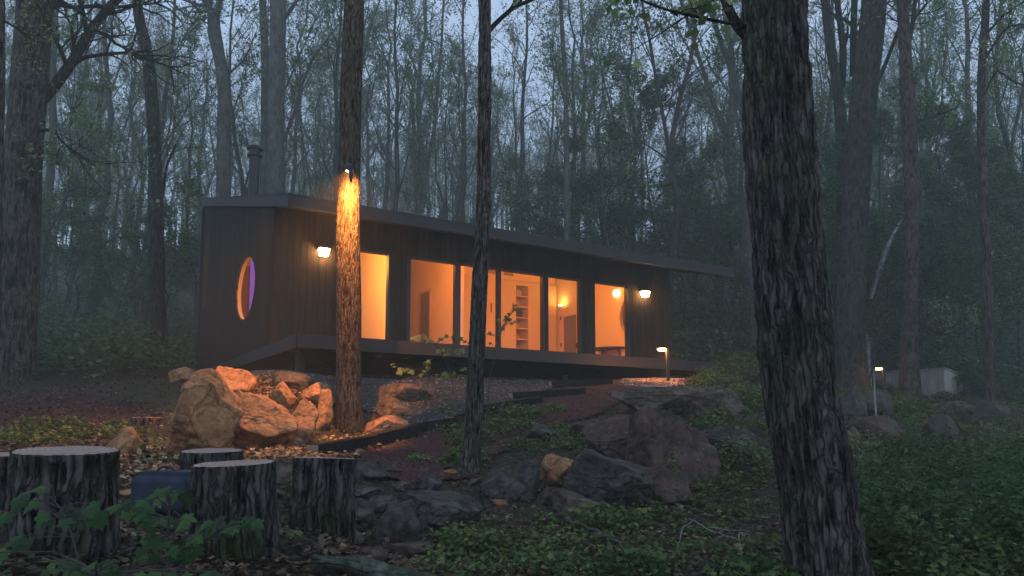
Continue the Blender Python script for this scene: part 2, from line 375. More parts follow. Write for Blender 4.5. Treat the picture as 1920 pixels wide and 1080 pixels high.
def inpoly(x, y, poly):
    c = np.zeros(len(x), bool); n = len(poly)
    for a in range(n):
        x1, y1 = poly[a]; x2, y2 = poly[(a + 1) % n]
        c ^= ((y1 > y) != (y2 > y)) & (x < (x2 - x1) * (y - y1) / (y2 - y1 + 1e-12) + x1)
    return c
def patch(name, uv, mat, step=.07, lift=.028, label=None, extra=()):
    poly = [tuple(hit(*q)[:2]) for q in uv] + list(extra); A = np.array(poly)
    xs = np.arange(A[:, 0].min(), A[:, 0].max(), step); ys = np.arange(A[:, 1].min(), A[:, 1].max(), step)
    X, Y = np.meshgrid(xs, ys); nx = len(xs)
    jit = (fbm(np.stack([X.ravel() * 2, Y.ravel() * 2, X.ravel() * 0], -1), 3) - .5) * .7
    ok = inpoly(X.ravel() + jit, Y.ravel() + jit, poly).reshape(X.shape)
    Z = ground(X.ravel(), Y.ravel()) + lift + vn(np.stack([X.ravel() * 14, Y.ravel() * 14, X.ravel() * 0], -1)) * .015
    q = ok[:-1, :-1] & ok[1:, :-1] & ok[:-1, 1:] & ok[1:, 1:]
    ii, jj = np.nonzero(q); b = ii * nx + jj
    m = MB(); m.add(np.stack([X.ravel(), Y.ravel(), Z], -1), np.stack([b, b + 1, b + nx + 1, b + nx], -1))
    o = m.build(name, mat, smooth=True); tag(o, label, None, None, 'structure')
    return poly
G_POLY = patch('gravel_bed', [(425, 706), (1060, 708), (1030, 738), (900, 776), (830, 800), (740, 806), (690, 775), (600, 752), (560, 765), (470, 768), (430, 730)], M['gravel'], label='dark gravel bed in front of the raised cabin')
P_POLY = patch('path', [(1040, 735), (1180, 712), (1400, 708), (1240, 735), (1150, 765), (1060, 800), (930, 860), (850, 905), (740, 925), (660, 880), (690, 848), (860, 800), (960, 765)], M['mulch'], label='red brown mulch path climbing to the cabin')
S_POLY = patch('soil_mound', [(-60, 740), (120, 738), (260, 755), (300, 780), (200, 805), (60, 812), (-60, 815)], M['mulch'], step=.1, label='low mound of brown soil beside the woods')

def inside(poly, n, rng):
    A = np.array(poly); X = rng.uniform(A[:, 0].min(), A[:, 0].max(), n); Y = rng.uniform(A[:, 1].min(), A[:, 1].max(), n)
    k_ = inpoly(X, Y, poly); return X[k_], Y[k_]
def stones(name, X, Y, size, mat, label, rng, flat=.6):
    n = len(X); Z = ground(X, Y) + .03
    b = np.array([(1, 0, 0), (-1, 0, 0), (0, 1, 0), (0, -1, 0), (0, 0, 1), (0, 0, -1)], float)
    f = np.array([(0, 2, 4), (2, 1, 4), (1, 3, 4), (3, 0, 4), (2, 0, 5), (1, 2, 5), (3, 1, 5), (0, 3, 5)])
    s = size * rng.uniform(.5, 1.5, (n, 1, 1)); v = b[None] * rng.uniform(.55, 1.2, (n, 6, 1)) * s
    a = rng.uniform(0, 6.28, n); c_, s_ = np.cos(a), np.sin(a)
    x = v[..., 0] * c_[:, None] - v[..., 1] * s_[:, None]; y = v[..., 0] * s_[:, None] + v[..., 1] * c_[:, None]; z = v[..., 2] * flat + x * rng.normal(0, .3, (n, 1))
    V = np.stack([x + X[:, None], y + Y[:, None], z + Z[:, None] + size * .2], -1).reshape(-1, 3)
    m = MB(); m.add(V, (np.arange(n)[:, None, None] * 6 + f[None]).reshape(-1, 3), 0, np.repeat(rng.random(n) ** 1.5, 6))
    return tag(m.build(name, mat), label, None, None, 'stuff')
X, Y = inside(G_POLY, 42000, RNG)
stones('gravel', X, Y, .022, M['stone'], 'loose dark gravel stones spread before the cabin', RNG)
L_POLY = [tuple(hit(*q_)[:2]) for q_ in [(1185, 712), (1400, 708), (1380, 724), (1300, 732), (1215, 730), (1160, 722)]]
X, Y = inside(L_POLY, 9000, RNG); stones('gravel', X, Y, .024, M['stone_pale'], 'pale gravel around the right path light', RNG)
X1, Y1 = inside(P_POLY, 26000, RNG); X2, Y2 = inside(S_POLY, 9000, RNG)
stones('mulch', np.concatenate([X1, X2]), np.concatenate([Y1, Y2]), .024, M['mulch_chip'], 'red brown wood chips covering the path and the soil mound', RNG, .25)

# leaf litter over the near slope
def fan(n, y0, y1, rng, u0=-60, u1=1980, pw=1.):
    Y = y0 * (y1 / y0) ** (rng.random(n) ** pw); X = (rng.uniform(u0, u1, n) - 960) / F * Y; return X, Y
X, Y = fan(60000, 2.6, 24, RNG)
lx, ly = local(X, Y); k_ = ~((ly > -1.8) & (lx > -.3)); k_ &= ~(inpoly(X, Y, G_POLY) & (RNG.random(len(X)) < .93)) & ~(inpoly(X, Y, P_POLY) & (RNG.random(len(X)) < .8))
X, Y = X[k_], Y[k_]
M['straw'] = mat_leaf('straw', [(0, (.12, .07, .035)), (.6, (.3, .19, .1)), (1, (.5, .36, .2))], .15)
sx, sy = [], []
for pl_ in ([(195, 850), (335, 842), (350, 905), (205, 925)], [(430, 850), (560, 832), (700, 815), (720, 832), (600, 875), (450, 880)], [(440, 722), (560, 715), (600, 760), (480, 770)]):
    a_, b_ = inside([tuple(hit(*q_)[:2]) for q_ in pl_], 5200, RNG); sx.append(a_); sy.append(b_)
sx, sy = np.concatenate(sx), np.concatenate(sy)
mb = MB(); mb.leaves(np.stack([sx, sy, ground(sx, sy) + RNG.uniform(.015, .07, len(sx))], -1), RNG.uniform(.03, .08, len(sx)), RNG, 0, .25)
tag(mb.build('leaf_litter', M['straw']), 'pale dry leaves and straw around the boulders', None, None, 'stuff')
mb = MB(); mb.leaves(np.stack([X, Y, ground(X, Y) + RNG.uniform(.01, .05, len(X))], -1), RNG.uniform(.025, .06, len(X)), RNG, 0, .25)
tag(mb.build('leaf_litter', M['litter']), 'dry brown fallen leaves scattered over the slope', None, None, 'stuff')

# ------------------------------------------------------------------ cabin
L, D = 11.03, 8.48
cabin = empty('cabin', (HO[0], HO[1], ZF), 'low dark timber cabin with lit windows, shed roof and raised deck on the slope', 'cabin', None, math.atan2(AX[1], AX[0]))
def su(u):   # facade distance for a picture column
    return ((3150 - 508) * 14.62 / (3150 - u) - 14.62) / .5322
def wz(x, y, z):  # cabin-local -> world
    return np.array((HO[0] + AX[0] * x + BX[0] * y, HO[1] + AX[1] * x + BX[1] * y, ZF + z))
def ray_b(u, v, b=None, a=None):
    """cabin-local point seen at (u,v) on the plane y=b or x=a"""
    d = P(u, v, 1.); o = -HO
    da, db = d[:2] @ AX, d[:2] @ BX; oa, ob = o @ AX, o @ BX
    t = (b - ob) / db if b is not None else (a - oa) / da
    return oa + da * t, ob + db * t, d[2] * t - ZF
SL = .264
def rz(y): return 2.48 + SL * (y + 1.36)       # underside of roof
rg = np.random.default_rng(4)
def planks(m, x0, x1, zlo, zhi, axis, off, w=.14, th=.022, mat=0, skip=None):
    """vertical boards between x0 and x1 standing proud of a plane"""
    n = max(1, round((x1 - x0) / w)); w = (x1 - x0) / n
    for i in range(n):
        c = x0 + (i + .5) * w; hi = zhi(c) if callable(zhi) else zhi
        t = rg.random(); dd = th + rg.uniform(0, .004)
        if axis == 'x': m.box((c, off - dd / 2, (zlo + hi) / 2), (w - .006, dd, hi - zlo), mat, t=t)
        else: m.box((off - dd / 2, c, (zlo + hi) / 2), (dd, w - .006, hi - zlo), mat, t=t)
WT = 2.2
w1a, w1b = su(633), su(732)
w2a, w2b = su(763), su(862)
w3a, w3b = su(864), su(940)
w4a, w4b = su(940), su(1026)
w5a, w5b = su(1030), su(1096)
w6a, w6b = su(1119), su(1186)
opens = [(w1a, w1b), (w2a, w4b), (w5a, w5b), (w6a, w6b)]
m = MB(); x = 0.
for a, b in opens + [(L, L)]:
    m.box(((x + a) / 2, .08, WT / 2 + .0), (a - x, .12, WT), t=.5); planks(m, x + .003, a - .003, 0.0, WT, 'x', .018)
    x = b
top0 = rz(0) - .003
m.box((L / 2, .08, (WT + top0) / 2), (L, .12, top0 - WT - .004)); planks(m, .003, L - .003, WT + .002, top0, 'x', .018)
m.build('wall', M['clad'], cabin)
# end walls (left one carries a round window and a tall slot window)
WC = (4.05, 1.44)   # y,z centre in cabin coordinates for round window, set below
q = ray_b(464, 541, a=0.); WC = (2.42, q[2] + .02)
RX, RZ = 1.0, .75
def hole_wall(x, cy, cz, slot, flip, xin):
    """one end wall as grid of boards, cut by an elliptical opening"""
    m = MB(); w = .14; n = round((D) / w); w = D / n
    for i in range(n):
        c = (i + .5) * w; hi = rz(c) - .004; t = rg.random(); th = .022 + rg.uniform(0, .004)
        e = 1 - ((c - cy) / (RX)) ** 2
        segs = [(-.02, hi)]
        if e > 0:
            h = RZ * math.sqrt(e); segs = [(-.02, cz - h), (cz + h, hi)]
        if slot and slot[0] < c < slot[1]: segs = [(-.02, slot[2]), (slot[3], hi)]
        for a, b in segs:
            m.box((x + (-th / 2 if not flip else th / 2), c, (a + b) / 2), (th, w - .006, b - a), t=t)
    # backing with the same opening: ring grid
    k = 48; ang = np.arange(k) * 2 * math.pi / k
    inn = np.stack([np.full(k, 0.), cy + RX * np.cos(ang), cz + RZ * np.sin(ang)], -1)
    out = []
    for a in ang:
        dy, dz = math.cos(a), math.sin(a); s = min(((D if dy > 0 else 0) - cy) / dy if abs(dy) > 1e-6 else 99, 99)
        # top: rz(y)
        if dz > 1e-6: s = min(s, (rz(cy) - .01 - cz) / (dz - SL * dy) if dz - SL * dy > 1e-6 else 99)
        if dz < -1e-6: s = min(s, (-.02 - cz) / dz)
        if dy > 0 and dz > 0 and dz - SL * dy <= 1e-6: s = (D - cy) / dy
        out.append((0., cy + dy * s, cz + dz * s))
    out = np.array(out); v = np.concatenate([inn, out]); j = np.arange(k); j2 = (j + 1) % k
    f = np.stack([j, j2, j2 + k, j + k], -1)
    xo, xi = x, xin
    for xx in (xo, xi):
        vv = v.copy(); vv[:, 0] = xx; m.add(vv, f, 0 if xx == xo else 1)
    jam = np.concatenate([inn, inn]); jam[:k, 0] = xo; jam[k:, 0] = xi; m.add(jam, f, 1)
    return m
slot = (6.7, 7.75, 1.55, 2.9)
q1 = ray_b(374, 500, a=0.); q2 = ray_b(386, 500, a=0.); q3 = ray_b(380, 405, a=0.); q4 = ray_b(380, 498, a=0.)
slot = (7.35, 8.2, 1.9, 4.0)
hole_wall(.0, WC[0], WC[1], slot, False, .09).build('wall', [M['clad'], M['iwall']], cabin)
def ringframe(x, cy, cz, w=.07, d=.09, mat=None, name='round_window', xs=1):
    m = MB(); k = 56; a = np.arange(k) * 2 * math.pi / k
    r = []
    for rr, xx in ((0, -d), (w, -d), (w, 0.), (0, 0.)):
        r.append(np.stack([np.full(k, x + xx * xs), cy + (RX - .03 + rr) * np.cos(a), cz + (RZ - .03 + rr) * np.sin(a)], -1))
    v = np.concatenate(r); j = np.arange(k); j2 = (j + 1) % k
    f = np.concatenate([np.stack([s * k + j, s * k + j2, ((s + 1) % 4) * k + j2, ((s + 1) % 4) * k + j], -1) for s in range(4)])
    m.add(v, f); o = m.build(name, mat, cabin, smooth=False)
    g = MB(); v = np.stack([np.full(k, x + .05 * xs * -1), cy + (RX - .02) * np.cos(a), cz + (RZ - .02) * np.sin(a)], -1)
    v = np.vstack([v, v + (.008, 0, 0)])
    g.add(v, [list(range(k))[::-1]]); g.build('pane', M['glass_thin'], o, loc=(.1, 0, 0)); return o
rw = ringframe(.0, WC[0], WC[1], .035, .035, M['table'])
RX, RZ = .74, .74
qq_ = ray_b(1163, 597, a=L - .2); RW2 = (qq_[1] - .74, qq_[2])
hole_wall(L, RW2[0], RW2[1], None, True, L - .2).build('wall', [M['clad'], M['iwall']], cabin)
rw2 = ringframe(L - .2, RW2[0], RW2[1], .09, .05, M['cab'], xs=1); rw2.children[0].data.materials[0] = M['frost']; rw2.children[0].location.x = .12; rw2['label'] = 'pale round window trim seen inside the right end wall'
m = MB(); ymid = (slot[0] + slot[1]) / 2; zm = (slot[2] + slot[3]) / 2; sw = slot[1] - slot[0]; sh = slot[3] - slot[2]
m.box((-.02, ymid, zm), (.03, sw, sh)); o = m.build('narrow_window', M['table'], cabin)  # opaque red brown panel, its colour standing in for the lit room behind
m = MB()
m.box((.0, D + .0, rz(D) / 2), (.2, .2, 0.01)); 
m = MB(); m.box((L / 2, D - .06, rz(D) / 2), (L, .12, rz(D) - .01)); m.build('wall', M['clad'], cabin)
m = MB(); m.box((-.05, D + .02, (rz(D)) / 2 - .35), (.12, .14, rz(D) + .6)); m.build('corner_board', M['trim'], cabin)
m = MB(); m.box((-.036, -.02, rz(0) / 2), (.05, .06, rz(0) - .02)); m.build('corner_board', M['clad'], cabin)
# interior
m = MB(); m.box((L / 2, D / 2, -.06), (L - .02, D - .14, .1)); m.build('floor', M['ifloor'], cabin)
m = MB()
BK = 5.75
def wallbox(x0, y0, x1, y1, z0=0., z1=None, mt=0):
    if z1 is None:
        zz = [rz(y0) - .03, rz(y1) - .03]
        v = [(x0, y0, z0), (x1, y0, z0), (x1, y1, z0), (x0, y1, z0), (x0, y0, zz[0]), (x1, y0, zz[0]), (x1, y1, zz[1]), (x0, y1, zz[1])]
        m.add(v, [(0, 3, 2, 1), (4, 5, 6, 7), (0, 1, 5, 4), (1, 2, 6, 5), (2, 3, 7, 6), (3, 0, 4, 7)], mt)
    else: m.box(((x0 + x1) / 2, (y0 + y1) / 2, (z0 + z1) / 2), (x1 - x0, y1 - y0, z1 - z0), mt)
wallbox(2.9, .16, 3.0, BK); wallbox(4.95, 1.25, 5.07, BK); wallbox(.21, BK, L - .21, BK + .1)
# inner faces of the front wall
x = .21
for a, b in opens + [(L - .21, 0)]:
    m.box(((x + a) / 2, .15, WT / 2), (a - x, .014, WT)); x = b
m.box((L / 2, .15, (WT + rz(.15)) / 2), (L - .42, .014, rz(.15) - WT - .03))
m.build('partition', M['iwall'], cabin)
m = MB(); v = [(.2, .16, rz(.16) - .03), (L - .2, .16, rz(.16) - .03), (L - .2, BK, rz(BK) - .03), (.2, BK, rz(BK) - .03)]
m.add(v, [(0, 1, 2, 3)]); m.build('ceiling', M['iceil'], cabin)
# cabinet block with open shelves on the back wall, vents above
q = ray_b(968, 600, b=BK - .6); xn0 = q[0]; q = ray_b(991, 600, b=BK - .6); xn1 = q[0]
zc = ray_b(968, 534, b=BK - .6)[2]; zt_ = ray_b(930, 522, b=BK - .6)[2]
cy0 = BK - .6; xc0 = 5.1
cabm = MB(); ztop = zt_
cabm.box(((xc0 + xn0) / 2, BK - .3, ztop / 2), (xn0 - xc0, .58, ztop)); cabm.box(((xn1 + L - .25) / 2, BK - .3, ztop / 2), (L - .25 - xn1, .58, ztop))
cabm.box(((xn0 + xn1) / 2, BK - .3, (zc + ztop) / 2), (xn1 - xn0 + .002, .57, ztop - zc - .002)); cabm.box(((xn0 + xn1) / 2, BK - .03, zc / 2), (xn1 - xn0, .04, zc), 1)
for i in range(1, 7): cabm.box(((xn0 + xn1) / 2, BK - .32, zc - i * .36), (xn1 - xn0 - .002, .5, .03))
cabm.build('cabinet', [M['cab'], M['iwood']], cabin)
m = MB(); m.box(((xc0 + L - .25) / 2, BK - .27, (ztop + rz(BK - .6)) / 2), (L - .25 - xc0, .54, rz(BK - .6) - ztop - .04)); m.build('bulkhead', M['iwall'], cabin)
hx = ray_b(921, 560, b=cy0)
m = MB()
for uu, vv in ((921, 560), (962, 560)):
    hx = ray_b(uu, vv, b=cy0); m.box((hx[0], cy0 - .0, hx[2] - .3), (.02, .05, .3))
m.build('handle', M['dark'], cabin)
for (u0, v0, u1, v1) in ((911, 498, 928, 514), (945, 503, 962, 518)):
    a = ray_b(u0, v0, b=cy0 + .03); b = ray_b(u1, v1, b=cy0 + .03)
    m = MB(); m.box(((a[0] + b[0]) / 2, cy0 + .02, (a[2] + b[2]) / 2), (b[0] - a[0], .03, a[2] - b[2]))
    for i in range(5): m.box(((a[0] + b[0]) / 2, cy0 + .0, b[2] + (a[2] - b[2]) * (i + .5) / 5), (b[0] - a[0] - .02, .02, .02))
    m.build('vent', M['vent'], cabin)
# outside door in the right end wall: pale frame, dark panel
a = ray_b(1060, 600, a=L - .22); b = ray_b(1083, 600, a=L - .22); zt2 = ray_b(1083, 585, a=L - .22)[2]; ztd = ray_b(1088, 578, a=L - .22)[2]
ym, yw = (a[1] + b[1]) / 2, abs(a[1] - b[1])
m = MB(); m.box((L - .24, ym, ztd / 2), (.05, yw + .34, ztd)); m.box((L - .262, ym, ztd / 2 + .04), (.016, yw + .46, ztd + .1)); dr = m.build('door', M['iwall'], cabin)
m = MB(); m.box((L - .278, ym, zt2 / 2 + .02), (.012, yw, zt2 - .2)); m.build('door_panel', M['doorglass'], dr)
m = MB(); m.box((L - .31, ym - yw / 2 - .06, 1.), (.06, .05, .16)); m.build('handle', M['dark'], dr)
m = MB()
for uu, vv in ((1052, 597), (1053, 647), (1091, 600)):
    q = ray_b(uu, vv, a=L - .26); m.box((L - .275, q[1], q[2]), (.02, .05, .12))
m.build('hinge', M['dark'], dr)
# inner doorway on partition seen through the sliding door
a = ray_b(787, 600, a=4.95); b = ray_b(809, 600, a=4.95); zt3 = ray_b(809, 541, a=4.95)[2]
yy0, yy1 = b[1], a[1]
m = MB(); m.box((4.925, (yy0 + yy1) / 2, zt3 / 2), (.04, yy1 - yy0, zt3)); m.box((4.915, yy0 + (yy1 - yy0) * .42, zt3 / 2 - .03), (.05, (yy1 - yy0) * .7, zt3 - .1), 1); m.build('inner_door', [M['iwood'], M['doorglass']], cabin)
# front windows
def window(x0, x1, mull=(), name='window'):
    fw = .05; m = MB()
    for xx in (x0 + fw / 2, x1 - fw / 2): m.box((xx, .05, WT / 2), (fw, .14, WT - .004))
    m.box(((x0 + x1) / 2, .05, WT - fw / 2), (x1 - x0 - 2 * fw, .13, fw)); m.box(((x0 + x1) / 2, .05, .03), (x1 - x0 - 2 * fw, .13, .06))
    for c, w in mull: m.box((c, .045, WT / 2), (w, .12, WT - .12))
    o = m.build(name, M['wframe'], cabin)
    g = MB(); g.box(((x0 + x1) / 2, .07, WT / 2), (x1 - x0 - .06, .008, WT - .08)); g.build('pane', M['glass'], o)
    return o
window(w1a, w1b); window(w2a, w4b, [((su(767)), .09), (su(861), .14), (su(940), .09)], 'sliding_door'); window(w5a, w5b); window(w6a, w6b)
# roof: sloping slab with thick fascia
def slab(m, x0, x1, y0, y1, zf, th, mt=0):
    v = []
    for dz in (0, th):
        for (xx, yy) in ((x0, y0), (x1, y0), (x1, y1), (x0, y1)): v.append((xx, yy, zf(yy) + dz))
    m.add(v, [(0, 3, 2, 1), (4, 5, 6, 7), (0, 1, 5, 4), (1, 2, 6, 5), (2, 3, 7, 6), (3, 0, 4, 7)], mt)
XR = 12.13
m = MB(); slab(m, -.07, XR, -1.36, D + .35, rz, .215, 0)
rf = m.build('roof', M['soffit'], cabin)
m = MB(); slab(m, -.1, XR + .03, -1.39, D + .38, lambda y: rz(y) + .218, .035, 0); m.build('roof_edge', M['roofing'], rf)
m = MB(); m.box((( -.07 + XR) / 2, -1.375, rz(-1.375) + .105), (XR + .1, .025, .208))
slab(m, -.098, -.073, -1.36, D + .35, lambda y: rz(y) - .006, .22); slab(m, XR + .002, XR + .028, -1.36, D + .35, lambda y: rz(y) - .006, .22)
m.build('fascia', M['trim'], rf)
# deck
XD = 13.0; YD = -1.9
m = MB(); nb = 14
for i in range(nb):
    w = (-YD - .02) / nb; m.box((XD / 2, YD + .03 + (i + .5) * w, -.02), (XD - .06, w - .008, .036), t=rg.random())
dk = m.build('deck', M['trim'], cabin)
m = MB(); m.box((XD / 2, YD, -.125), (XD, .045, .25)); m.box((.0 + .0, (YD + D) / 2, -.128), (.05, D - YD - .05, .25)); m.box((XD - .0, YD / 2, -.128), (.045, -YD - .05, .25)); m.build('rim_board', M['trim'], dk)
m = MB()
for i in range(1, 22): m.box((i * .6, YD / 2, -.14), (.04, -YD - .06, .2))
m.box((.85, 2.5, -.28), (.15, 9., .2)); m.build('joist', M['under'], dk)
for xx in (.35,):
    for yy in (-.9,):
        m = MB(); m.tube([(xx, yy, -1.2), (xx, yy, -.24)], .1, 14); m.build('pier', M['concrete'], cabin, smooth=True)
m = MB(); m.box((L / 2, .3, -.62), (L - .4, .08, 1.0)); m.box((.25, 4.4, -.62), (.06, 8., 1.0)); m.build('foundation', M['under'], cabin)
# stove pipe
q = ray_b(475, 360, b=4.72); px, py = q[0], 4.72; pz = rz(py) + .24; zt4 = ray_b(475, 273, b=4.72)[2]
m = MB(); m.tube([(px, py, pz), (px, py, zt4 - .3)], .135, 24); m.tube([(px, py, pz - .1), (px, py, pz + .05)], [.28, .17], 24)
ch = m.build('chimney', M['dark'], cabin)
m = MB(); m.tube([(px, py, zt4 - .3), (px, py, zt4 - .24)], .19, 24); m.tube([(px, py, zt4 - .24), (px, py, zt4 - .1)], .145, 24); m.tube([(px, py, zt4 - .1), (px, py, zt4 - .04), (px, py, zt4)], [.21, .2, .13], 24); m.build('cap', M['dark'], ch)

# wall lanterns
def lantern(u, v, label):
    q = ray_b(u, v, b=-.1); w = wz(q[0], 0, q[2])
    t = empty('wall_lantern', tuple(w), label, 'wall lamp', 'lanterns on the cabin front', math.atan2(AX[1], AX[0]))
    m = MB(); m.box((0, -.02, .02), (.12, .035, .2)); m.box((0, -.11, .1), (.25, .2, .035)); m.box((0, -.11, .125), (.2, .16, .02)); m.build('bracket', M['dark'], t)
    m = MB(); m.box((0, -.115, .005), (.15, .12, .14), taper=1.35); m.build('lamp_glass', M['lamp_out'], t)
lantern(607, 474, 'glowing lantern on the cladding near the round end window, beside the bare trunk')
lantern(1209, 552, 'glowing lantern at the far right end of the cabin front beside the last window')
# interior lamps and furniture
def bulb(x, y, z, r, name, label, cat, mat, cord=None):
    m = MB(); a = np.linspace(0, math.pi, 13)
    m.tube([(0, 0, -r * math.cos(t)) for t in a], [max(.002, r * math.sin(t)) for t in a], 24)
    t = empty(name, tuple(wz(x, y, z)), label, cat); o = m.build('lamp_shade', mat, t, smooth=True)
    m = MB(); m.tube([(0, 0, r), (0, 0, (cord or .15))], .008, 6); m.build('cord', M['dark'], t); return t
q = ray_b(1156, 550, b=2.0); bulb(q[0], 2.0, q[2], .12, 'pendant_lamp', 'round white glowing pendant lamp hanging above the table', 'pendant lamp', M['lamp_globe'], rz(2.) - q[2] - .04)
RL = 'warm bulb hanging from the ceiling behind the '
bulb(2.78, .42, .95, .045, 'floor_lamp', 'small warm lamp beside the first tall window, behind its post', 'lamp', mat_emit('floor_lamp_glow', (1., .42, .06), 1500.), .1)
bulb(1.7, 1.1, 2.2, .1, 'ceiling_bulb', RL + 'bedroom window on the left', 'lamp', mat_emit('bedroom_glow', (1., .42, .08), 380.), rz(1.1) - 2.24)
bulb(3.25, .8, 2.62, .075, 'ceiling_bulb', RL + 'sliding door frame', 'lamp', M['lamp_room'], rz(.8) - 2.66)
bulb(6.6, .75, 2.6, .1, 'ceiling_bulb', RL + 'middle of the glass front', 'lamp', M['lamp_room'], rz(.75) - 2.64)
bulb(8.6, .75, 2.62, .1, 'ceiling_bulb', RL + 'post between the last two windows', 'lamp', M['lamp_room'], rz(.75) - 2.66)
q = ray_b(1051, 574, a=L - .35); print('UPLIGHT', q, cy0)
m = MB(); m.tube([(0, 0, 0), (0, 0, .16)], .06, 14); t = empty('wall_uplight', tuple(wz(L - .36, q[1], q[2] - .14)), 'small uplight on the wall glowing yellow beside the end door', 'wall lamp'); m.build('lamp_body', M['iwall'], t)
m = MB(); m.tube([(0, 0, .163), (0, 0, .17)], .05, 14); m.build('lamp_glass', mat_emit('uplight_glow', (1., .55, .12), 260.), t)
# table
q = ray_b(1146, 640, b=2.3); tx, ty = q[0] , 2.3
t = empty('dining_table', tuple(wz(tx, ty, 0)), 'round wooden table with splayed legs under the pendant lamp', 'table')
zt5 = .76
m = MB(); m.tube([(0, 0, zt5 - .045), (0, 0, zt5 - .01), (0, 0, zt5)], [.56, .6, .59], 48); m.build('tabletop', M['table'], t)
for k_ in range(4):
    a = math.pi / 4 + k_ * math.pi / 2; c_, s_ = math.cos(a), math.sin(a)
    m = MB(); m.tube([(.5 * c_, .5 * s_, 0), (.3 * c_, .3 * s_, zt5 - .045)], [.03, .05], 10); m.build('leg', M['table'], t)
qv = ray_b(472, 545, b=5.28); qw = ray_b(482, 545, b=5.28)
t = empty('violet_screen', tuple(wz((qv[0] + qw[0]) / 2, 5.28, .45)), 'violet glowing panel on the wall seen through the round end window', 'screen', None, math.atan2(AX[1], AX[0]))
m = MB(); m.box((0, 0, 1.3), (qw[0] - qv[0] + .1, .05, 2.2)); m.build('panel_glow', M['violet'], t)
m = MB(); m.box((.75, BK - .2, 1.35), (1.04, .36, 2.7)); m.box((.75, BK - .385, 1.35), (.03, .012, 2.6)); m.build('dark_backdrop', M['dark_backdrop'], cabin)  # brown box added to darken the view through the round end window
# objects on shelves
for i, (dz, lab) in enumerate(((.36, 'small framed picture leaning on the top shelf of the niche'), (1.08, 'dark storage basket on a lower shelf of the niche'))):
    w = wz((xn0 + xn1) / 2, BK - .3, zc - dz - (.0 if i == 0 else 0)); m = MB()
    if i == 0:
        m.box((.06, 0, .125), (.2, .02, .2)); m.box((.06, -.012, .125), (.15, .008, .15), 1); o = m.build('framed_picture', [M['cab'], M['iwood']], None, loc=tuple(w)); tag(o, lab, 'picture')
    else:
        m.box((0, 0, .125), (.24, .22, .2), taper=1.1); m.box((0, 0, .235), (.29, .27, .02)); o = m.build('storage_basket', M['dark'], None, loc=tuple(w)); tag(o, lab, 'basket')
    o.rotation_euler = (0, 0, math.atan2(AX[1], AX[0]))

# ------------------------------------------------------------------ path bollards, timbers, box
def bollard(u, v, h, label, lm):
    p = hit(u, v); t = empty('path_light', (p[0], p[1], p[2] - .02), label, 'path light', 'path lights by the walk')
    m = MB(); m.box((0, 0, h / 2), (.065, .065, h)); m.build('post', M['dark'], t)
    m = MB(); m.box((-.1, 0, h + .012), (.3, .1, .024)); m.build('lamp_head', M['dark'], t)
    m = MB(); m.tube([(-.13, -.0, h - .035), (-.13, 0, h + .0)], [.075, .085], 18); m.build('lamp_glass', M[lm], t)
bollard(1253, 718, .78, 'lit path light in pale gravel at the right end of the cabin', 'lamp_path')
bollard(1659, 742, .78, 'lit path light beside the thin white sapling, in front of the wooden box', 'lamp_path_dim')
def timber(u0, v0, u1, v1, label, h=.16, w=.15, lift=0.):
    a, b = hit(u0, v0), hit(u1, v1); d = b - a; Ln = np.linalg.norm(d); d /= Ln; s = np.cross((0, 0, 1.), d); s /= np.linalg.norm(s); up = np.cross(d, s)
    R = np.stack([d, s, up], -1); m = MB(); n = 14
    for e in range(n):
        x0 = -Ln / 2 + Ln * e / n
    m.box((0, 0, h / 2), (Ln, w, h), 0, R); m.box((0, 0, h / 2), (Ln + .006, w - .012, h - .012), 1, R)
    o = m.build('landscape_timber', [M['timber'], M['timber_end']], None, loc=tuple((a + b) / 2 + (0, 0, lift - .03)))
    md = o.modifiers.new('b', 'BEVEL'); md.width = .008; md.segments = 2
    return tag(o, label, 'timber', 'timbers edging the path')
timber(1060, 713, 1172, 711, 'topmost dark timber step below the deck with its pale sawn end showing')
timber(1032, 727, 1146, 722, 'second dark timber step just under the topmost one')
timber(958, 750, 1094, 741, 'long dark edging timber below the two steps, at the end of the gravel')
timber(900, 776, 1012, 757, 'dark edging timber right of the thin trunk between gravel and path')
timber(846, 797, 930, 777, 'dark edging timber passing behind the thin trunk')
timber(778, 811, 868, 797, 'short low timber left of the thin trunk')
timber(694, 834, 786, 811, 'dark timber running toward the base of the lit trunk')
timber(585, 858, 700, 836, 'lowest dark timber of the edging behind the rightmost stump', .17)
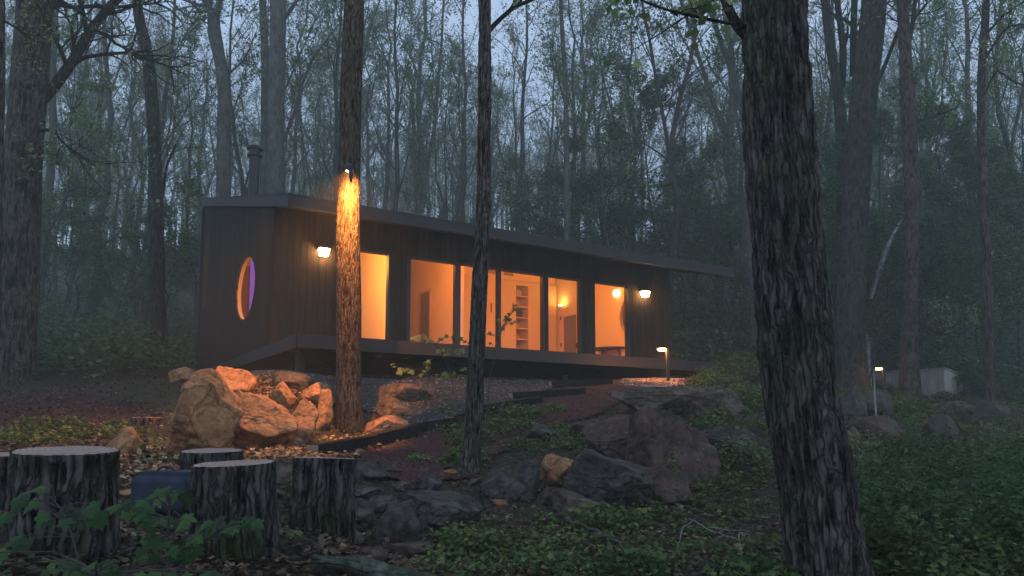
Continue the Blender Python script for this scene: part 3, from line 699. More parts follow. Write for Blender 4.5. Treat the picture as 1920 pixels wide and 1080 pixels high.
# wooden box (planter) on the right
def boxobj():
    c0 = P(1773, 743, 23.); z0 = c0[2]; 
    a = P(1618, 743, 25.2); b = P(1805, 743, 26.); hgt = .86
    t = empty('wooden_box', (c0[0], c0[1], z0 - .1), 'long grey boarded box standing at the edge of the woods behind the path light', 'box')
    for nm, q in (('front_panel', a), ('side_panel', b)):
        d = np.array((q[0] - c0[0], q[1] - c0[1])); Ln = np.linalg.norm(d); d /= Ln; nrm = np.array((-d[1], d[0])); m = MB(); n = int(Ln / .14)
        R = np.array([[d[0], nrm[0], 0], [d[1], nrm[1], 0], [0, 0, 1]])
        for i in range(n):
            s = (i + .5) * Ln / n; m.box((d[0] * s, d[1] * s, hgt / 2 + .1), (Ln / n - .006, .03, hgt), 0, R, t=rg.uniform(.4, .6))
        m.box((d[0] * Ln / 2, d[1] * Ln / 2, hgt + .13), (Ln + .06, .09, .035), 0, R)
        m.build(nm, M['boxwood'], t)
    d1 = np.array((a[0] - c0[0], a[1] - c0[1])); d2 = np.array((b[0] - c0[0], b[1] - c0[1]))
    m = MB(); v = [(0, 0), tuple(d1), tuple(d1 + d2), tuple(d2)]; m.add([(x * .98, y * .98, z) for z in (0, hgt + .05) for x, y in v], [(0, 1, 2, 3), (4, 7, 6, 5), (1, 5, 6, 2), (2, 6, 7, 3)]); m.build('inner_box', M['boxwood'], t)
boxobj()

# ------------------------------------------------------------------ rocks
def ico(sub):
    import bmesh
    bm = bmesh.new(); bmesh.ops.create_icosphere(bm, subdivisions=sub, radius=1.)
    v = np.array([x.co[:] for x in bm.verts]); f = np.array([[x.index for x in q.verts] for q in bm.faces]); bm.free(); return v, f
ICO = {s: ico(s) for s in (3, 4, 5, 6)}
def rockmesh(seed, sub=5, cuts=16, rough=.05, sharp=70., planes=()):
    rg = np.random.default_rng(seed); v, f = ICO[sub]; n = rg.normal(size=(cuts, 3)); n /= np.linalg.norm(n, axis=1)[:, None]
    d = rg.uniform(.55, .95, cuts)
    for (pn, pd) in planes:
        pn = np.array(pn, float); n = np.vstack([n, pn / np.linalg.norm(pn)]); d = np.append(d, pd)
    w = v + (fbm(v * 1.7 + seed, 3)[:, None] - .5) * .22
    q = np.maximum(w @ n.T, .02) / d            # radius = 1/max -> smooth max
    r = 1. / (np.power(np.power(q, sharp).sum(1) + .85 ** sharp, 1. / sharp))
    r = r * (1 + (fbm(v * 3.1 + seed * 3.7, 5) - .5) * rough * 1.9 + (fbm(v * 11 + seed * 1.7, 4) - .5) * rough * .9 + (np.abs(fbm(v * 7 + seed, 4) - .5)) * -rough * 2.2 - np.clip(.06 - np.abs(fbm(v * 2.1 + seed * 5.3, 3) - .5), 0, 1) * rough * 16)
    # layered ledges
    r = r * (1 + .012 * np.sin((v[:, 2] + fbm(v * 2 + 5, 2) * .5) * 22))
    v = v * r[:, None]; v -= (v.max(0) + v.min(0)) / 2; v /= (v.max(0) - v.min(0)); return v, f
def rot(ax, ang):
    return np.array(Matrix.Rotation(ang, 3, ax))
def rock(u, v, w, h, mat, label, seed, Y=None, deep=.8, tilt=0., sub=5, name='boulder', group=None, rough=.05, planes=(), cuts=13, dy=0.):
    """u,v: centre of the visible part; w,h its size in photo pixels"""
    if Y is None: Y = hit(u, v + h / 2)[1]
    c = P(u, v, Y); sc = Y / F; W, H = w * sc, h * sc * 1.3; Dp = max(W * deep, H * .7)
    vv, f = rockmesh(seed, sub, cuts, rough, planes=planes); vv = vv * (W, Dp, H) @ rot('Y', tilt).T
    vv = vv * (W / (np.ptp(vv[:, 0]) + 1e-6))
    c = c + (0, Dp * .3 + dy, 0)
    for _ in range(4):      # fit the seen outline
        w3 = vv + c; cz = w3[:, 1] * CT + w3[:, 2] * ST; U_ = 960 + F * w3[:, 0] / cz; V_ = YP - F * (-w3[:, 1] * ST + w3[:, 2] * CT) / cz
        kx = w / np.ptp(U_); kz = h * 1.22 / np.ptp(V_); vv = vv * (kx, (kx + kz) / 2 if _ < 1 else 1, kz); D_ = c[1] / F
        c = c + ((u - (U_.max() + U_.min()) / 2) * D_, 0, -((v + h * .11) - (V_.max() + V_.min()) / 2) * D_)
    m = MB(); m.add(vv, f); o = m.build(name, M[mat], None, smooth=True, loc=tuple(c)); return tag(o, label, 'rock', group)

BIG = [
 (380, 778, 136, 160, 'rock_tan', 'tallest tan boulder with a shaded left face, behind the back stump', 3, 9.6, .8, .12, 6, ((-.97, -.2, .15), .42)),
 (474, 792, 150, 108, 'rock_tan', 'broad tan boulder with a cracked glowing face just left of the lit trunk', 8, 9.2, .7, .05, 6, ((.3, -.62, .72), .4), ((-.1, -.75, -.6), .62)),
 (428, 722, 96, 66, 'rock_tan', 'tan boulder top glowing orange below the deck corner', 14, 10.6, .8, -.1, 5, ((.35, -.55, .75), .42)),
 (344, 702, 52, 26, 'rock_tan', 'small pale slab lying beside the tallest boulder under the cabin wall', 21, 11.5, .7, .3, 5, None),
 (533, 742, 42, 50, 'rock_tan', 'angular rock standing in the gravel above the cracked boulder', 31, 10.4, .9, .1, 5, None),
 (546, 716, 64, 34, 'rock_brown', 'dark hollow rock at the top of the gravel near the concrete pier', 33, 11.4, .8, 0, 5, None),
 (592, 738, 62, 40, 'rock_tan', 'flat topped tan rock leaning left of the lit trunk', 35, 10.9, .8, -.1, 5, None),
 (606, 768, 34, 72, 'rock_tan', 'narrow upright tan rock right beside the lit trunk', 37, 10.2, .9, .1, 5, ((.2, -.75, .6), .45)),
 (566, 795, 58, 88, 'rock_tan', 'upright rock mottled with shade between the cracked boulder and the lit trunk', 39, 9.3, .8, .05, 5, ((.2, -.65, .75), .42)),
 (556, 825, 50, 40, 'rock_brown', 'low brown rock at the foot of the mottled upright rock', 41, 8.8, .8, .2, 5, None),
 (502, 770, 34, 34, 'rock_tan', 'small tan stone lodged in gravel above the cracked boulder', 43, 10.1, .8, 0, 5, None),
 (238, 832, 64, 58, 'rock_tan', 'yellowish mossy rock left of the back stump', 45, 7.9, .8, .5, 5, None),
 (205, 1, 1, 1, None, '', 0, 1, 1, 0, 3, None),
 (752, 738, 108, 36, 'rock_brown', 'long flat brown slab right of the lit trunk on the gravel', 51, 11.6, .5, .12, 5, None),
 (742, 764, 64, 34, 'rock_brown', 'brown rock under the long flat slab right of the lit trunk', 53, 11., .7, .1, 5, None),
 (724, 797, 74, 34, 'rock_tan', 'pale flat slab leaning at the foot of the lit trunk, above the timber', 55, 10., .6, -.3, 5, None),
 (1246, 752, 196, 50, 'rock_brown', 'wide overhanging ledge rock below the right path light', 61, 11.6, .6, .02, 6, ((0, 0, 1), .5)),
 (1332, 762, 110, 66, 'rock_brown', 'blocky brown rock at the right end of the overhanging ledge', 63, 11.8, .8, .05, 6, ((0, 0, 1), .55)),
 (1262, 838, 158, 142, 'rock_red', 'huge smooth sloping reddish rock face under the overhanging ledge', 65, 10.4, .8, .2, 6, ((.25, -.7, .6), .42)),
 (1158, 826, 120, 92, 'rock_red', 'reddish crumbling rock left of the huge smooth rock face', 67, 10.2, .9, -.15, 6, ((-.1, -.6, .75), .5)),
 (1364, 834, 112, 64, 'rock_grey', 'grey layered rock between the huge rock face and the big front trunk', 69, 10.2, .8, .1, 6, None),
 (1142, 898, 150, 104, 'rock_grey', 'large dark grey rock below the crumbling reddish rock', 71, 8.9, .8, .05, 6, None),
 (1240, 912, 110, 72, 'rock_red', 'low reddish rock at the foot of the huge smooth rock face', 73, 8.7, .8, .1, 5, None),
 (1052, 880, 70, 54, 'rock_tan', 'rounded orange brown boulder left of the large dark grey rock', 75, 8.6, .9, .1, 5, None),
 (984, 896, 50, 68, 'rock_grey', 'upright dark stone left of the rounded orange brown boulder', 77, 8.7, .8, -.1, 5, None),
 (944, 908, 76, 54, 'rock_grey', 'humped grey stone just right of the thin trunk', 79, 8.1, .8, .1, 5, None),
 (1086, 942, 90, 48, 'rock_brown', 'low ochre stone half buried below the rounded orange boulder', 81, 7.8, .8, .1, 5, None),
 (1030, 930, 44, 34, 'rock_red', 'small reddish stone under the upright dark stone', 83, 8., .8, .3, 4, None),
 (1016, 812, 62, 34, 'rock_grey', 'smooth grey stone amid green plants above the dark stones', 85, 10.4, .8, 0, 5, None),
 (824, 960, 146, 78, 'rock_grey', 'large flat topped grey rock at the foot of the thin trunk', 87, 6.8, .7, .14, 6, ((0, -.2, 1), .45)),
 (742, 980, 84, 78, 'rock_grey', 'pyramid shaped grey rock left of the large flat topped rock', 89, 6.3, .8, .3, 5, None),
 (714, 944, 66, 30, 'rock_grey', 'thin curved slab above the pyramid shaped rock', 91, 6.7, .8, -.35, 5, None),
 (806, 902, 46, 38, 'rock_grey', 'square grey stone at the end of the mulch left of the thin trunk', 93, 7.5, .8, 0, 5, None),
 (694, 884, 74, 36, 'rock_grey', 'dark broad stone right of the rightmost stump', 95, 7.3, .7, .1, 5, None),
 (682, 922, 60, 22, 'rock_grey', 'flat bluish slab right of the rightmost stump', 97, 6.8, .9, 0, 5, None),
 (674, 958, 48, 44, 'rock_grey', 'rough block beside the base of the rightmost stump', 99, 6.3, .8, 0, 5, None),
 (648, 1004, 66, 30, 'rock_red', 'rusty low stone in front of the rightmost stump', 101, 5.6, .8, .05, 5, None),
 (770, 1030, 90, 30, 'rock_red', 'jagged reddish slab behind the pale mossy log', 103, 5.5, .7, .1, 5, None),
 (700, 1040, 52, 30, 'rock_red', 'small reddish rock at the upper end of the mossy log', 105, 5.3, .8, .1, 4, None),
 (1596, 762, 56, 56, 'rock_grey', 'dark rock directly right of the big front trunk', 107, 14.8, .8, 0, 5, None),
 (1642, 757, 70, 46, 'rock_grey', 'leaning grey rock behind the thin white sapling', 109, 15., .8, .3, 5, None),
 (1640, 803, 100, 46, 'rock_red', 'broad reddish brown rock crossed by the thin white sapling', 111, 13.6, .7, .05, 5, None),
 (1590, 822, 44, 42, 'rock_brown', 'brown rock peeking past the right side of the big front trunk', 113, 13., .8, .1, 5, None),
 (1762, 806, 64, 56, 'rock_grey', 'dark hollow rock in the bank below the wooden box', 115, 13.8, .8, 0, 5, None),
 (1858, 770, 64, 38, 'rock_grey', 'jumble stone at the far right end of the rock bank', 117, 16.4, .8, .1, 5, None),
 (1802, 764, 60, 26, 'rock_brown', 'long low rock under the right end of the wooden box', 119, 17, .8, 0, 5, None),
 (505, 918, 56, 26, 'rock_brown', 'small brown stone between the two front stumps', 121, 5.6, .8, 0, 4, None),
 (527, 882, 66, 44, 'rock_brown', 'rounded stone behind the gap between the two right stumps', 122, 6.4, .8, 0, 4, None),
 (240, 924, 70, 16, 'rock_tan', 'flat pale stone between the largest stump and the blue bag', 125, 5.0, .8, 0, 4, None),
]
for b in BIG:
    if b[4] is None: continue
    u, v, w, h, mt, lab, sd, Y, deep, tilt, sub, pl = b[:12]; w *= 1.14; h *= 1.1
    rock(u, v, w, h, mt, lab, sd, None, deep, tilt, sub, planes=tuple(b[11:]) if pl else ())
rb = np.random.default_rng(19)
for i in range(20):
    u, v = rb.uniform(1090, 1350), rb.uniform(790, 945)
    rock(u, v, rb.uniform(40, 85), rb.uniform(26, 50), ['rock_grey', 'rock_red', 'rock_brown'][i % 3], 'dark broken %s block wedged into the bank below the right path light' % ['grey', 'reddish', 'brown'][i % 3], 400 + i, tilt=rb.normal(0, .25), sub=5, cuts=18, group='broken blocks of the bank', rough=.07)
# stone ring course and rubble: individually placed small rocks
rk = np.random.default_rng(5); proto = []
for i in range(7):
    vv, f = rockmesh(200 + i, 4, 12, .05)
    m = MB(); m.add(vv * (1, .8, .55), f); o = m.build('rubble_stone', M[['rock_grey', 'rock_red', 'rock_brown', 'rock_grey', 'rock_tan', 'rock_grey', 'rock_red'][i]], None, smooth=True)
    proto.append([o, False])
def rubble(u, v, size, i):
    p = hit(u, v); o, used = proto[i % 7]
    if used: o = o.copy(); COL.objects.link(o)
    proto[i % 7][1] = True
    s = size * p[1] / F; o.scale = (s, s, s * rk.uniform(.7, 1.3)); o.rotation_euler = (rk.normal(0, .2), rk.normal(0, .2), rk.uniform(0, 6.28)); o.location = (p[0], p[1], p[2] + s * .1)
    kind = ['rough grey', 'reddish', 'brown', 'dark angular', 'tan', 'grey', 'dull red'][i % 7]
    if u < 620: where = 'by the stumps at the foot of the boulders'
    elif u < 900: where = 'in the rubble left of the thin trunk'
    elif u < 1400: where = 'on the slope between the thin trunk and the big front trunk'
    else: where = 'in the bank right of the big front trunk'
    tag(o, 'small %s stone %s' % (kind, where), 'stone', 'rubble stones on the slope')
spots = []
for _ in range(26): spots.append((rk.uniform(640, 870), rk.uniform(880, 1050)))
for _ in range(30): spots.append((rk.uniform(890, 1330), rk.uniform(850, 990)))
for _ in range(16): spots.append((rk.uniform(440, 700), rk.uniform(835, 885)))
for _ in range(16): spots.append((rk.uniform(1580, 1900), rk.uniform(745, 840)))
for _ in range(10): spots.append((rk.uniform(440, 640), rk.uniform(708, 760)))
for _ in range(8): spots.append((rk.uniform(200, 340), rk.uniform(880, 935)))
for _ in range(8): spots.append((rk.uniform(1340, 1440), rk.uniform(760, 880)))
for i, (u, v) in enumerate(spots): rubble(u, v, rk.uniform(18, 44), i)

# ------------------------------------------------------------------ bark trunks and stumps
def barkmesh(path, rad, na=160, nl=260, amp=.02, fr=11., zf=2.2, seed=0, m=None, mt=0, flare=None):
    path = np.array(path, float); rad = np.array(rad, float)
    s = np.concatenate([[0], np.cumsum(np.linalg.norm(np.diff(path, axis=0), axis=1))]); S = s[-1]
    q = np.linspace(0, S, nl)
    def cub(y):
        y = np.asarray(y); n = len(s); mm = np.gradient(y, s, axis=0); k_ = np.clip(np.searchsorted(s, q, side='right') - 1, 0, n - 2)
        h = (s[k_ + 1] - s[k_]); t = (q - s[k_]) / h
        if y.ndim > 1: h = h[:, None]; t = t[:, None]
        return (2 * t ** 3 - 3 * t ** 2 + 1) * y[k_] + (t ** 3 - 2 * t ** 2 + t) * h * mm[k_] + (-2 * t ** 3 + 3 * t ** 2) * y[k_ + 1] + (t ** 3 - t ** 2) * h * mm[k_ + 1]
    c = cub(path); r = cub(rad); T = np.gradient(c, axis=0); T /= np.linalg.norm(T, axis=1)[:, None]
    U = np.cross(T, (0, 1, 0.)); U /= np.linalg.norm(U, axis=1)[:, None]; V = np.cross(T, U)
    a = np.arange(na) * 2 * math.pi / na; ca, sa = np.cos(a), np.sin(a)
    A = np.tile(a, nl); Q = np.repeat(q, na); R = np.repeat(r, na)
    n3 = np.stack([np.cos(A) * R * fr * 2.4, np.sin(A) * R * fr * 2.4, Q * zf * 1.9], -1)
    wv = fbm(np.stack([np.cos(A) * 2, np.sin(A) * 2, Q * 1.3], -1) + seed, 3) - .5
    n3[:, :2] += wv[:, None] * 1.2
    rd = 1 - np.abs(2 * fbm(n3 + seed * 7.1, 3) - 1) * 2.2
    pl = fbm(n3 * (1, 1, 4.5) + 31, 3) - .5
    fine = fbm(np.stack([np.cos(A) * R * fr * 9, np.sin(A) * R * fr * 9, Q * zf * 4.], -1) + 5, 3) - .5
    d = (np.clip(rd, -1, 1) * 1.0 + pl * .9 + fine * .8) * amp * 1.35 + wv * amp * 1.6
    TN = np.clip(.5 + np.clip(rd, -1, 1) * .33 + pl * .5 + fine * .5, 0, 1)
    if flare: R = R * (1 + flare * np.exp(-Q / .22) * (1 + .35 * np.sin(A * 5 + seed)))
    R2 = R + d
    v = np.repeat(c, na, 0) + np.repeat(U, na, 0) * (np.cos(A) * R2)[:, None] + np.repeat(V, na, 0) * (np.sin(A) * R2)[:, None]
    i = np.arange(nl - 1)[:, None] * na; j = np.arange(na)[None, :]; j2 = (j + 1) % na
    f = np.stack([i + j, i + j2, i + na + j2, i + na + j], -1).reshape(-1, 4)
    if m is None: m = MB()
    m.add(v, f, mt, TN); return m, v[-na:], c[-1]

def stump(u, vb, vt, w, Y, label, seed, tilt=(0, 0), bark='bark', cut=True, flare=.12):
    b = P(u, vb, Y); h = (vb - vt) * Y / F; r = w * Y / F / 2
    t = empty('tree_stump', tuple(b), label, 'stump', 'sawn stumps in front')
    top = np.array((tilt[0] * h, tilt[1] * h, h))
    m, ring, ce = barkmesh([(0, 0, -.12), tuple(top * .33), tuple(top * .66), tuple(top)], [r * 1.03, r * 1.0, r * .97, r * .97], 200, 90, .011, 12, 2.5, seed, flare=flare)
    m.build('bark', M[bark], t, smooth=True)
    m = MB(); ring = ring.copy(); nrm = len(ring); rr = []
    tz = np.random.default_rng(seed)
    K_ = 10
    for k_ in range(K_ + 1):
        s = 1.0 - k_ / K_ * .985; q = ce + (ring - ce) * s
        q[:, 2] += (.004 if k_ else -.006) + (fbm(q * 7 + seed, 3) - .5) * .012; rr.append(q)
    v = np.concatenate(rr); i = np.arange(K_)[:, None] * nrm; j = np.arange(nrm)[None, :]; j2 = (j + 1) % nrm
    m.add(v, np.stack([i + j, i + j2, i + nrm + j2, i + nrm + j], -1).reshape(-1, 4))
    m.add(rr[-1], [list(range(nrm))])
    m.build('cut_face', M['sawn'], t, smooth=True); return t
stump(112, 1075, 852, 168, 3.35, 'largest sawn stump with rough bark, nearest the camera on the left', 1, (.03, -.06), 'bark_big', flare=.14)
stump(-8, 985, 856, 96, 4.1, 'stump cut off by the left edge of the photo beside the largest stump', 2, (.0, -.05), 'bark_big')
stump(440, 1040, 874, 140, 3.95, 'upright stump with frayed pale rim, right of the blue bag', 3, (-.03, -.04), 'bark_big')
stump(603, 992, 864, 110, 4.6, 'rightmost sawn stump, tilted slightly away, beside the rubble', 4, (.02, .06), 'bark_big', flare=.03)
stump(396, 935, 847, 106, 5.6, 'back stump with a clean pale cut face in front of the boulders', 5, (.0, -.05), 'bark_big')
stump(272, 826, 784, 52, 10.6, 'old low grey stump half hidden beside the tallest boulder', 6, (.0, .0), 'bark')
# blue grey bag with a black handle
b = P(320, 965, 4.6); t = empty('storage_bag', tuple(b), 'blue grey boxy bag with a black handle between the stumps', 'bag')
import bmesh
def softbox(w, d, h, bev, nz, seed, mat, name, parent, z0=0.):
    bm = bmesh.new(); bmesh.ops.create_cube(bm, size=1.); bmesh.ops.scale(bm, vec=(w, d, h), verts=bm.verts); bmesh.ops.translate(bm, vec=(0, 0, h / 2 + z0), verts=bm.verts)
    bmesh.ops.bevel(bm, geom=bm.edges[:], offset=bev, segments=4, affect='EDGES'); bmesh.ops.subdivide_edges(bm, edges=bm.edges[:], cuts=4, use_grid_fill=True)
    v = np.array([q.co[:] for q in bm.verts]); dd = (fbm(v * 6 + seed, 3) - .5) * nz; 
    for q, e in zip(bm.verts, dd): q.co = q.co * (1 + e)
    me = bpy.data.meshes.new(name); bm.to_mesh(me); bm.free(); me.materials.append(mat)
    for p_ in me.polygons: p_.use_smooth = True
    o = bpy.data.objects.new(name, me); COL.objects.link(o); o.parent = parent; return o
softbox(.36, .34, .27, .03, .1, 3, M['cooler'], 'bag_body', t)
m = MB(); a = np.linspace(0, math.pi, 12); m.tube(np.stack([-.02 + .055 * np.cos(a), a * 0 - .05, .262 + .035 * np.sin(a)], -1), .007, 8); m.build('handle', M['dark'], t, smooth=True)

# ------------------------------------------------------------------ hero trees
def limb(m, pts, r0, r1, n=8, sub=5, mt=0):
    pts = np.array(pts, float); s = np.linspace(0, 1, len(pts)); q = np.linspace(0, 1, max(len(pts), (len(pts) - 1) * sub))
    c = np.stack([np.interp(q, s, pts[:, k_]) for k_ in range(3)], -1)
    for _ in range(2): c[1:-1] = (c[:-2] + 2 * c[1:-1] + c[2:]) / 4
    m.tube(c, np.linspace(r0, r1, len(c)), n, mt); return c
def branchlets(m, base, r0, rng, depth=2, ln=1.2, up=.35, n=5, leafpts=None, mt=0):
    """random side branches along a polyline"""
    for _ in range(n):
        k_ = rng.integers(len(base) // 4, len(base) - 1); p = base[k_]; d0 = base[min(k_ + 1, len(base) - 1)] - base[k_ - 1]; d0 /= np.linalg.norm(d0) + 1e-9
        d = d0 + rng.normal(0, .7, 3); d[2] += up; d /= np.linalg.norm(d); l_ = ln * rng.uniform(.5, 1.2)
        q = [p]; dd = d.copy()
        for s in range(6):
            dd = dd + rng.normal(0, .22, 3) + np.array((0, 0, .05)); dd /= np.linalg.norm(dd); q.append(q[-1] + dd * l_ / 6)
        q = np.array(q); m.tube(q, np.linspace(r0, r0 * .3, len(q)), 4, mt, cap=False)
        if depth > 1: branchlets(m, q, r0 * .45, rng, depth - 1, ln * .5, up, n, leafpts, mt)
        if leafpts is not None: leafpts.extend(q[3:])
def hero(name, label, path, w, Y, bark, amp=.012, na=120, nl=300, limbs=(), seed=1, twig=None, leaf='leaf_spring', cat='tree', flare=.25, fr=12., zf=2.2, crown_n=0, lsize=.06, top=None):
    """path: (u,v) samples from the root up; w: widths in pixels"""
    pp = [P(u, v, Y if np.isscalar(Y) else y) for (u, v), y in zip(path, [Y] * len(path) if np.isscalar(Y) else Y)]
    ys = [p[1] for p in pp]; rr = [wi * y / F / 2 for wi, y in zip(w, ys)]
    if top is not None:                      # carry the trunk on above the frame
        d = pp[-1] - pp[-2]; d /= np.linalg.norm(d)
        for s in range(1, 4): pp.append(pp[-1] + d * top / 3 + np.array((.1 * s, .05, 0))); rr.append(rr[-1] * .82)
    b = pp[0].copy(); b[2] = b[2] if cat == 'branch' else g1(b[0], b[1]) - .12
    t = empty(name, tuple(b), label, cat); pp[0] = b
    loc = [p - b for p in pp]; rng = np.random.default_rng(seed)
    m, _, _ = barkmesh(loc, rr, na, nl, amp, fr, zf, seed, flare=flare)
    lp = []
    for lm in limbs:
        Yl = lm.get('Y', Y if np.isscalar(Y) else Y[0]); ps = [P(u, v, Yl + dy) - b for u, v, dy in lm['p']]
        y0 = ps[0][1] + b[1]; c = limb(m, ps, lm['w'][0] * y0 / F / 2, lm['w'][1] * y0 / F / 2, 10 if lm['w'][0] > 12 else 6, mt=0)
        if lm.get('n', 0): branchlets(m, c, max(lm['w'][1] * y0 / F / 2 * .7, .006), rng, 2, lm.get('ln', 1.), .3, lm['n'], lp)
        if 'lv' in lm: lp.extend([P(u, v, Yl) - b for u, v in lm['lv']])
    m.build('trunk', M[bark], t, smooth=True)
    cm = MB()
    if top is not None and crown_n:
        base = np.array(loc[-4:]); base = np.stack([np.interp(np.linspace(0, 3, 20), range(4), base[:, k_]) for k_ in range(3)], -1)
        branchlets(cm, base, rr[-1] * .35, rng, 3, top * .55, .5, crown_n, lp, 0)
    if lp:
        c = np.array(lp); k_ = rng.integers(0, len(c), min(len(c) * 2, 9000)); c = c[k_] + rng.normal(0, lsize * .9, (len(k_), 3))
        cm.leaves(c, rng.uniform(.5, 1.2, len(c)) * lsize, rng, 1, .7, .3)
    if cm.n: cm.build('crown', [M['twig'], M[leaf]], t)
    return t
hero('forest_tree', 'massive dark mossy barked trunk leaning in front on the right', [(1556, 1140), (1546, 1040), (1530, 900), (1505, 760), (1484, 560), (1464, 300), (1452, 60), (1447, -120)], [150, 130, 122, 122, 119, 120, 112, 106], [5., 5., 5., 5., 5.05, 5.1, 5.15, 5.2], 'bark_big', .02, 340, 620,
     [dict(p=[(1420, 80, .0), (1385, 55, 0), (1358, 0, .05), (1345, -40, .1)], w=(24, 14), Y=5.15), dict(p=[(1398, 48, 0), (1345, 40, -.1), (1290, 28, -.15), (1255, 20, -.2), (1205, 2, -.2), (1185, -12, -.2)], w=(8, 4), Y=5.1, n=3, ln=.25, lv=[(1172, 26), (1180, 22), (1190, 46), (1184, 34), (1210, 30), (1206, 18), (1200, 38)]),
      dict(p=[(1365, -10, 0), (1320, 5, -.1), (1290, 28, -.1), (1240, 62, -.1), (1190, 92, -.15)], w=(5, 2), Y=5.1, lv=[(1158, 92), (1164, 104), (1180, 98), (1186, 104), (1153, 100)]), dict(p=[(1290, 28, 0), (1284, 70, 0), (1276, 96, 0)], w=(2, 1.2), Y=5.1, lv=[(1272, 108), (1280, 100), (1290, 98), (1276, 118)])], seed=3, flare=.0, fr=10, zf=1.6, lsize=.085)
hero('forest_tree', 'straight trunk glowing orange in its middle, growing beside the boulders', [(656, 812), (654, 760), (654, 560), (652, 420), (655, 325), (658, 180), (663, 40), (667, -80)], [50, 46, 45, 43, 40, 40, 38, 34], 10.4, 'bark_lit', .006, 150, 520, [], seed=5, flare=.18, fr=16, zf=3.2, top=7, crown_n=9)
hero('forest_tree', 'thin forking trunk in front of the middle windows', [(876, 942), (882, 870), (890, 740), (898, 560), (906, 400), (908, 230), (909, 60), (910, -60)], [42, 34, 30, 27, 24, 23, 22, 18], 8.3, 'bark', .009, 120, 480,
     [dict(p=[(909, 66, 0), (935, 38, .1), (965, 12, .2), (1010, -5, .3), (1060, -40, .4)], w=(11, 7), Y=8.3, n=4, ln=.8), dict(p=[(907, 60, 0), (900, 20, .1), (898, -30, .1)], w=(9, 6), Y=8.3)], seed=7, flare=.15, fr=18, zf=3., top=6, crown_n=8)
hero('forest_tree', 'broad dark trunk with a long rising limb at the far left', [(26, 700), (28, 640), (36, 480), (44, 300), (56, 140), (66, 0), (72, -90)], [74, 66, 64, 60, 60, 58, 52], 15, 'bark', .018, 120, 300,
     [dict(p=[(66, 200, 0), (100, 165, .2), (140, 110, .4), (170, 55, .6), (215, 2, .8), (250, -50, 1.)], w=(22, 14), Y=15, n=8, ln=2.4), dict(p=[(72, 60, 0), (92, 10, .3), (130, -30, .5)], w=(24, 16), Y=15, n=5, ln=2.5),
      dict(p=[(70, 245, 0), (100, 243, -.3), (112, 262, -.4), (140, 285, -.5), (180, 312, -.6)], w=(7, 3), Y=15, n=9, ln=1.6)], seed=9, flare=.2, fr=7, zf=1.5, top=8, crown_n=10, lsize=.1)
hero('forest_tree', 'slim dark trunk cut by the left edge at the top corner', [(-14, 700), (-10, 400), (-4, 110), (-3, -60)], [26, 24, 22, 20], 11, 'bark', .008, 60, 160, [dict(p=[(0, 35, 0), (35, 55, .1), (70, 80, .3)], w=(5, 2), Y=11, n=6, ln=.9)], seed=10, flare=.1)
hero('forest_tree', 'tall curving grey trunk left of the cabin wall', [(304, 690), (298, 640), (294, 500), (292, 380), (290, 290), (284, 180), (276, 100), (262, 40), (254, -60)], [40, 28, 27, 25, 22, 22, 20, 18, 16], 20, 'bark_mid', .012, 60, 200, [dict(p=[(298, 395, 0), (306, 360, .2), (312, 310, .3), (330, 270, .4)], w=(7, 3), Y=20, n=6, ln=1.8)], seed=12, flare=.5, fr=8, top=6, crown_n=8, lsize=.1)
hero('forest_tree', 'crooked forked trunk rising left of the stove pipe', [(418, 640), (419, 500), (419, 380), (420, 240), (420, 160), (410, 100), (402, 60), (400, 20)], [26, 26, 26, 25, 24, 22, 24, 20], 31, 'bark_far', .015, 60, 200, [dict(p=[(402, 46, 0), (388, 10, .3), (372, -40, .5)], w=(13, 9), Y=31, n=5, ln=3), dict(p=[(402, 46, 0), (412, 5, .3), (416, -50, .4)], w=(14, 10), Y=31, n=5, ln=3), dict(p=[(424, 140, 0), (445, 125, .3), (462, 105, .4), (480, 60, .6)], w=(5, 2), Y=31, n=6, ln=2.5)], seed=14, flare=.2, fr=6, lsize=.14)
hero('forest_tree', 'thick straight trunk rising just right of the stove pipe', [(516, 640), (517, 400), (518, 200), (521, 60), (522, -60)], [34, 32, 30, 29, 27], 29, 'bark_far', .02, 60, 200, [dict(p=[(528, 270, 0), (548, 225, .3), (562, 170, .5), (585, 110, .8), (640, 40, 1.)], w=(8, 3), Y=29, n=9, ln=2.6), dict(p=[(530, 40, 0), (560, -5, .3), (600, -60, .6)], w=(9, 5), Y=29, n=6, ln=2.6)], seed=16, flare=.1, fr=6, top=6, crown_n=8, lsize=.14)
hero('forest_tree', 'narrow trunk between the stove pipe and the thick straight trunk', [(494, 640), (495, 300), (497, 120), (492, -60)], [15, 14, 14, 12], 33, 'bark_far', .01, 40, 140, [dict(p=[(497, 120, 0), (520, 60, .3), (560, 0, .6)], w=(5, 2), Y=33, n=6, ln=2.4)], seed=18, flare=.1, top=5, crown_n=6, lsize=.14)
hero('forest_tree', 'tall pale grey trunk widening at its base right of the big front trunk', [(1592, 705), (1594, 640), (1600, 480), (1608, 320), (1620, 180), (1636, 40), (1644, -60)], [62, 52, 48, 46, 46, 44, 40], 21, 'bark_mid', .02, 90, 260, [dict(p=[(1625, 200, 0), (1665, 110, .3), (1690, 40, .6), (1720, -30, .8)], w=(9, 6), Y=21, n=6, ln=2.2)], seed=20, flare=.3, fr=6, top=6, crown_n=10, lsize=.11, leaf='leaf_spring')
